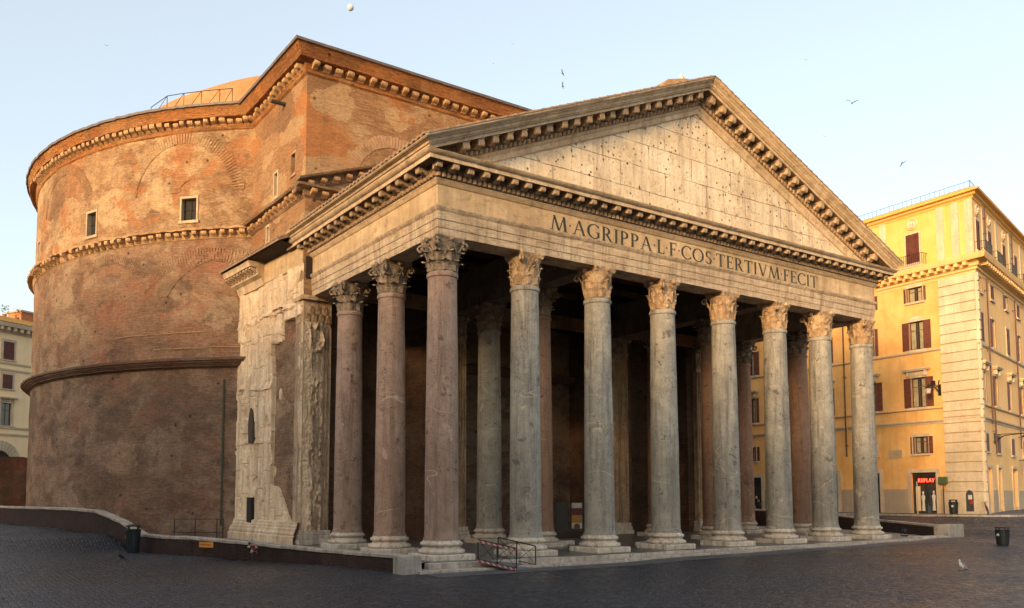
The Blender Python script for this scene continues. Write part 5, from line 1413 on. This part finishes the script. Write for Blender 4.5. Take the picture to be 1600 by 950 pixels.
# notice boards inside the portico
for x_, y_, lab, cols in ((15.9, 11.2, 'black information panel inside the portico', None), (16.9, 10.9, 'information panel with white, red and ochre bands inside the portico', 1)):
    root = empty('notice_board', (x_, y_, 0), -.6); tag(root, lab, 'notice board')
    m = MB(); m.box(-.42, -.36, -.03, .03, 0, 2.35); m.box(.36, .42, -.03, .03, 0, 2.35); m.box(-.42, .42, -.25, .25, 0, .05); m.build('stand', M['black'], root)
    m = MB(); m.box(-.355, .355, -.02, .02, .45, 2.3); m.build('panel', plain('panel_black', (.012,.012,.014), .4), root)
    if cols:
        for k, (z0, z1, cc) in enumerate(((1.95, 2.28, (.35,.31,.28)), (1.5, 1.93, (.08,.012,.012)), (1.02, 1.48, (.28,.13,.02)), (.62, 1.0, (.35,.31,.26)))):
            m = MB(); m.box(-.34, .34, -.03, -.021, z0, z1); m.build('printed_band', plain('print_%d' % k, cc, .6), root)
        m = MB(); m.M = Matrix.Translation((0, -.035, .74)) @ Matrix.Rotation(pi/2, 4, 'X'); m.lathe([(.2,0),(.2,.01)], 20); m.build('emblem', plain('print_dark', (.08,.03,.02), .6), root)
# loose white marble blocks on the portico floor
for k, (x_, y_, lab) in enumerate(((11.5, 5.6, 'low white marble block lying between the second and third columns'), (14.3, 2.2, 'worn white block beside the fourth column base'), (19.9, 2.5, 'worn white block behind the fifth column base'))):
    m = MB(); m.box(-.55, .55, -.22, .22, 0, .22); o = m.build('stone_block', M['base_stone'], None, jit=.05, bevel=.03); o.location = (x_, y_, .0); o.rotation_euler.z = .3*k; tag(o, lab, 'stone block', 'loose marble blocks')
# floodlights on the ground
for k, (x_, y_, lab) in enumerate(((33.9, 3.6, 'small dark floodlight behind the last two columns'), (37.0, .3, 'small dark floodlight on the paving by the end block'))):
    root = empty('floodlight', (x_, y_, .0), .8+k); tag(root, lab, 'floodlight', 'ground floodlights')
    m = MB(); m.box(-.18, .18, -.12, .12, 0, .04); m.box(-.24, -.2, -.03, .03, .04, .34); m.box(.2, .24, -.03, .03, .04, .34); m.box(-.2, .2, -.02, .02, .041, .07); m.build('bracket', M['black'], root)
    m = MB(); m.M = Matrix.Translation((0, 0, .32)) @ Matrix.Rotation(.9, 4, 'X'); m.lathe([(.08,-.16),(.17,-.08),(.19,.1)], 14); m.build('housing', M['black'], root, smooth=30)
    m = MB(); m.M = Matrix.Translation((0, 0, .32)) @ Matrix.Rotation(.9, 4, 'X'); m.lathe([(.175,.101),(.175,.115)], 14); m.build('lens', plain('blue_glass', (.10,.18,.32), .1), root)
# flowers tied to the wall
root = empty('bouquet', (-5.33, 9.0, -.1)); tag(root, 'faded bouquet of red and white flowers tied to the low wall', 'bouquet')
m = MB(); rr = random.Random(2)
m.tube([(0, 0, -.35), (.01, .01, .3)], .02, 5); m.build('stem', plain('stem', (.06,.05,.03), .8), root)
for cc, n_ in (((.32,.03,.04), 9), ((.5,.48,.52), 8), ((.12,.12,.22), 4), ((.4,.18,.08), 4), ((.03,.05,.02), 6)):
    m = MB()
    for k in range(n_):
        c_ = Vector((rr.gauss(-.02, .08), rr.gauss(-.02, .12), rr.uniform(.02, .72))); s_ = rr.uniform(.045, .085)
        m.M = Matrix.Translation(c_) @ Matrix.Rotation(rr.uniform(0, 6), 4, 'X'); m.lathe([(.005,-s_*.7),(s_*.7,-s_*.4),(s_,0),(s_*.6,s_*.5),(.005,s_*.6)], 7)
    m.build('petals', plain('petal', cc, .8), root)
# orange plate and its screws on the wall
root = empty('wall_plate', (-7.27, 12.0, .12)); tag(root, 'small orange plate fixed to the low brick wall', 'sign')
a = Vector((-6.2, 11.2, 0)); b = Vector((-7.3, 12.9, 0)); u_ = (b-a).normalized(); q_ = Vector((-u_.y, u_.x, 0))
root.matrix_world = facade((a.x+u_.x*.95+q_.x*.0, a.y+u_.y*.95+q_.y*.0), (-u_.x, -u_.y), .27)
m = MB(); m.box(-.45, .45, -.035, -.002, -.14, .14); m.build('plate', plain('orange_paint', (.60,.22,.03), .6), root)
m = MB(); m.box(-.33, .3, -.04, -.036, -.03, .03); m.build('marking', plain('dark_orange', (.3,.1,.02), .6), root)
# low iron fence in the sunken area
root = empty('iron_fence', (-2.6, 29, 0)); root.location = (0, 0, 0); tag(root, 'thin black iron fence below the drum wall', 'fence')
pts = [(-5.2, 24.6), (-4.0, 24.2), (-2.9, 23.2), (-2.75, 22.4)]
for k, p in enumerate(pts):
    m = MB(); m.tube([(p[0], p[1], 0), (p[0], p[1], 1.3)], .03, 6); m.build('post', M['black'], root)
m = MB()
for k in range(3):
    for z in (.4, 1.25): m.tube([(*pts[k], z), (*pts[k+1], z)], .02, 5)
m.build('rail', M['black'], root)
# traffic sign on its post and green box sign
root = empty('parking_sign'); gp = CN+uR*9.4+nR*2.0; root.location = (gp.x, gp.y, gz(gp.x, gp.y)+.1); root.rotation_euler.z = atan2(uR.y, uR.x)-.5; tag(root, 'round no parking symbol on white plate in the side street', 'road sign')
m = MB(); m.tube([(0,0,0),(0,0,3.3)], .035, 8); m.build('post', M['black'], root)
m = MB(); m.box(-.36, .36, -.05, -.03, 2.35, 3.35); m.build('plate', M['white_cloth'], root)
def disc(r, y, mt, nm, par, z=2.98, n=24):
    m = MB(); m.M = Matrix.Translation((0, y, z)) @ Matrix.Rotation(pi/2, 4, 'X'); m.lathe([(r,0),(r,.006)], n); return m.build(nm, mt, par)
disc(.28, -.052, plain('sign_red_paint', (.5,.03,.03), .5), 'red_ring', root); disc(.21, -.06, plain('sign_blue_paint', (.03,.07,.35), .5), 'blue_disc', root)
m = MB(); m.M = Matrix.Translation((0, -.071, 2.98)) @ Matrix.Rotation(pi/4, 4, 'Y'); m.box(-.22, .22, -.004, 0, -.03, .03); m.build('red_bar', plain('sign_red_paint', (.5,.03,.03), .5), root)
m = MB(); m.box(-.3, -.02, -.056, -.051, 2.45, 2.55); m.box(.05, .3, -.056, -.051, 2.45, 2.55); m.build('small_marks', plain('sign_dark_paint', (.4,.1,.1), .5), root)
root = empty('post_sign'); gp = CN+uL*3.1+nL*.5; root.location = (gp.x, gp.y, gz(gp.x, gp.y)+.1); root.rotation_euler.z = atan2(-uL.y, -uL.x); tag(root, 'small green box sign on thin post beside the shop window', 'sign')
m = MB(); m.tube([(0,0,0),(0,0,2.7)], .035, 8); m.build('post', M['iron'], root)
m = MB(); m.box(-.36, .36, -.1, .1, 2.55, 3.1); m.build('sign_box', plain('green_paint', (.07,.11,.05), .5), root, bevel=.02)
# projecting shop sign
root = empty('hanging_sign'); root.matrix_world = FR @ Matrix.Translation((13.2, 0, 5.7)); tag(root, 'black and white shop sign projecting over the side street', 'sign')
m = MB(); m.box(-.05, .05, -1.9, -.5, -.8, .5); m.build('sign_box', M['black'], root)
m = MB(); m.box(-.03, .03, -.5, 0, .2, .26); m.build('bracket', M['black'], root)
m = MB()
for b in ((-1.8,-1.35,-.1,.4),(-1.25,-1.1,-.1,.4),(-.95,-.6,-.1,.4),(-1.8,-1.5,-.7,-.2),(-1.4,-1.0,-.7,-.2),(-.9,-.6,-.7,-.2)): m.box(-.056, -.051, b[0], b[1], b[2], b[3])
m.build('lettering', M['white_cloth'], root)
# bicycle leaning at the stone corner
root = empty('bicycle'); gp = CN+nL*.55+nR*.3; root.location = (gp.x, gp.y, gz(gp.x, gp.y)+.16); root.rotation_euler = (R_(-14), 0, atan2(uR.y, uR.x)+.1); tag(root, 'red bicycle propped against the pale stone corner', 'bicycle')
root.location.x = 50.1; root.location.y = .95; root.rotation_euler = (R_(-12), 0, .55)
for x_ in (0, 1.05):
    m = MB(); m.tube([(x_+.33*cos(2*pi*k/24), 0, .34+.33*sin(2*pi*k/24)) for k in range(25)], .022, 6)
    wh = m.build('wheel', M['black'], root)
    m = MB()
    for k in range(8): m.tube([(x_, 0, .34), (x_+.32*cos(k*pi/4), 0, .34+.32*sin(k*pi/4))], .004, 3)
    m.build('spokes', plain('steel', (.4,.4,.4), .3, .8), wh)
m = MB(); J = dict(r=(0,0,.34), f=(1.05,0,.34), bb=(.45,0,.32), s=(.33,0,.82), h=(.9,0,.85))
for a, b in (('r','bb'),('r','s'),('bb','s'),('bb','h'),('s','h'),('h','f')): m.tube([J[a], J[b]], .022, 6)
m.build('frame', plain('red_paint', (.4,.03,.03), .5), root)
m = MB(); m.tube([(.88,-.25,.98),(.9,0,1.0),(.88,.25,.98)], .016, 6); m.tube([J['h'], (.9,0,1.0)], .018, 6); m.build('handlebar', M['black'], root)
m = MB(); m.box(.2, .44, -.07, .07, .9, .95); m.tube([J['s'], (.33,0,.9)], .015, 6); m.build('saddle', M['black'], root, bevel=.02)
# thin marker post before the shop
m = MB(); m.lathe([(.05,0),(.05,.02),(.045,2.7),(.03,2.75)], 8); o = m.build('marker_post', plain('galvanised', (.42,.42,.42), .4, .5), None); gp = CN+uL*4.6+nL*1.7; o.location = (gp.x, gp.y, gz(gp.x, gp.y)+.1); tag(o, 'slim pale metal post standing before the lit shop', 'post')

# birds ---------------------------------------------------------------
def sit_bird(loc, rz, s, col_b, col_w, label, kind):
    root = empty(kind, loc, rz); root.scale = (s, s, s); root.rotation_euler.y = -.42; tag(root, label, 'bird')
    m = MB(); rings = []
    for x, z, r in ((-.24,.17,.012),(-.18,.18,.04),(-.08,.2,.085),(.02,.22,.105),(.10,.25,.095),(.155,.30,.065),(.175,.35,.048),(.19,.40,.05),(.225,.42,.045),(.25,.415,.02),(.262,.41,.008)):
        rings.append([(x, r*cos(2*pi*k/12), z+r*1.0*sin(2*pi*k/12)) for k in range(12)])
    m.loft(rings); m.build('body', plain(kind+'_body', col_b, .8, 0, .08), root, smooth=60)
    for sg in (-1, 1):
        m = MB(); rows = []
        for x, z, w_ in ((-.33,.17,.012),(-.2,.2,.05),(-.08,.24,.08),(.04,.27,.07),(.1,.28,.02)):
            rows.append([(x, sg*.075, z-w_), (x, sg*.113, z), (x, sg*.07, z+w_*.9)])
        m.strip(rows); m.build('wing', plain(kind+'_wing', col_w, .8, 0, .15), root, smooth=60)
        m = MB(); m.tube([(.02, sg*.04, .14), (.03, sg*.04, .0)], .009, 5); m.box(.01, .08, sg*.04-.025, sg*.04+.025, 0, .008); m.build('leg', plain('bird_leg', (.45,.22,.05), .6), root)
        m = MB(); m.M = Matrix.Translation((.222, sg*.037, .43)); m.lathe([(.001,-.008),(.009,0),(.001,.008)], 6); m.build('eye', M['black'], root)
    m = MB(); m.tube([(.25, 0, .415), (.3, 0, .405), (.315, 0, .395)], [.014,.009,.003], 6); m.build('beak', plain('beak', (.6,.35,.05), .5), root)
    m = MB(); m.add([(-.2,-.03,.175),(-.2,.03,.175),(-.38,.04,.15),(-.38,-.04,.15),(-.2,-.03,.16),(-.2,.03,.16),(-.38,.04,.143),(-.38,-.04,.143)], [(0,1,2,3),(7,6,5,4),(0,4,5,1),(1,5,6,2),(2,6,7,3),(3,7,4,0)]); m.build('tail', plain(kind+'_tail', tuple(x*.3 for x in col_w), .8), root)
sit_bird((16.69, -13.63, gz(16.69, -13.63)), 2.6, .85, (.75,.74,.72), (.30,.31,.35), 'white and grey gull standing on the cobbles', 'gull')
sit_bird((15.0, -.5, 25.62), 2.9, .85, (.7,.66,.6), (.3,.3,.32), 'gull perched on the ridge of the portico roof', 'gull')
sit_bird((-11.0, 11.3, gz(-11.0, 11.3)), 3.0, .8, (.03,.03,.035), (.02,.02,.025), 'dark pigeon on the cobbles below the curving wall', 'pigeon')
def fly_bird(loc, s, rz, up, label, group='birds in flight'):
    root = empty('flying_bird', loc, rz); root.scale = (s, s, s); root.rotation_euler.x = .3; tag(root, label, 'bird', group)
    m = MB(); m.loft([[(x, r*cos(2*pi*k/8), r*sin(2*pi*k/8)) for k in range(8)] for x, r in ((-.3,.01),(-.15,.04),(0,.07),(.12,.05),(.2,.035),(.26,.006))]); m.build('body', M['bird'], root, smooth=60)
    for sg in (-1, 1):
        m = MB(); pr = [(0,.04,.0,.16),(.25,.22*up,.02,.17),(.5,.30*up,.0,.12),(.75,.22*up,-.08,.05)]
        m.loft([[(cx_-w_/2, sg*(y_+.04), z_), (cx_+w_/2, sg*(y_+.04), z_), (cx_+w_/2, sg*(y_+.04), z_+.012), (cx_-w_/2, sg*(y_+.04), z_+.012)] for y_, z_, cx_, w_ in pr]); m.build('wing', M['bird'], root)
M['bird'] = plain('bird_grey', (.07,.09,.10), .8)
for p, s, rz, up, lab in (((21.9,27.7,41.),.16,0,1,'tiny dark bird high over the brick block roof'),((23.2,26.6,42.7),.16,1,1,'topmost tiny bird over the portico gable'),((27,24.3,40.1),.55,2.2,.8,'upper of two birds flying one above the other'),
      ((27.1,24.4,39.),.55,2.4,.9,'lower of two birds flying one above the other'),((48.5,10.2,37.5),.75,.4,1.2,'grey bird flying right of the gable peak'),((52.4,8,32.2),.6,2.8,-.6,'bird gliding low above the yellow building'),
      ((46.5,11.7,34.5),.22,1,1,'tiny bird beside the right gable slope'),((44.9,12.2,41.3),.2,.3,1,'tiny bird high at the upper right'),((-6.7,46.8,42.6),.25,1,1,'tiny bird high above the round brick drum')):
    fly_bird(p, s, rz, up, lab)
# moon
d = Vector((533.787, 1166.68, 759.92)).normalized()
m = MB(); m.lathe([(14*sin(pi*k/24)+.001, -14*cos(pi*k/24)) for k in range(25)], 48)
o = m.build('moon', plain('moon_dust', (.55,.56,.58), 1, 0, .35, .12, 0), None, smooth=80); o.location = CAM+d*4000; o.scale = (1.0, 1.0, 1.0); o.rotation_euler = (.3, .3, 0); tag(o, 'pale moon high in the morning sky', 'moon')
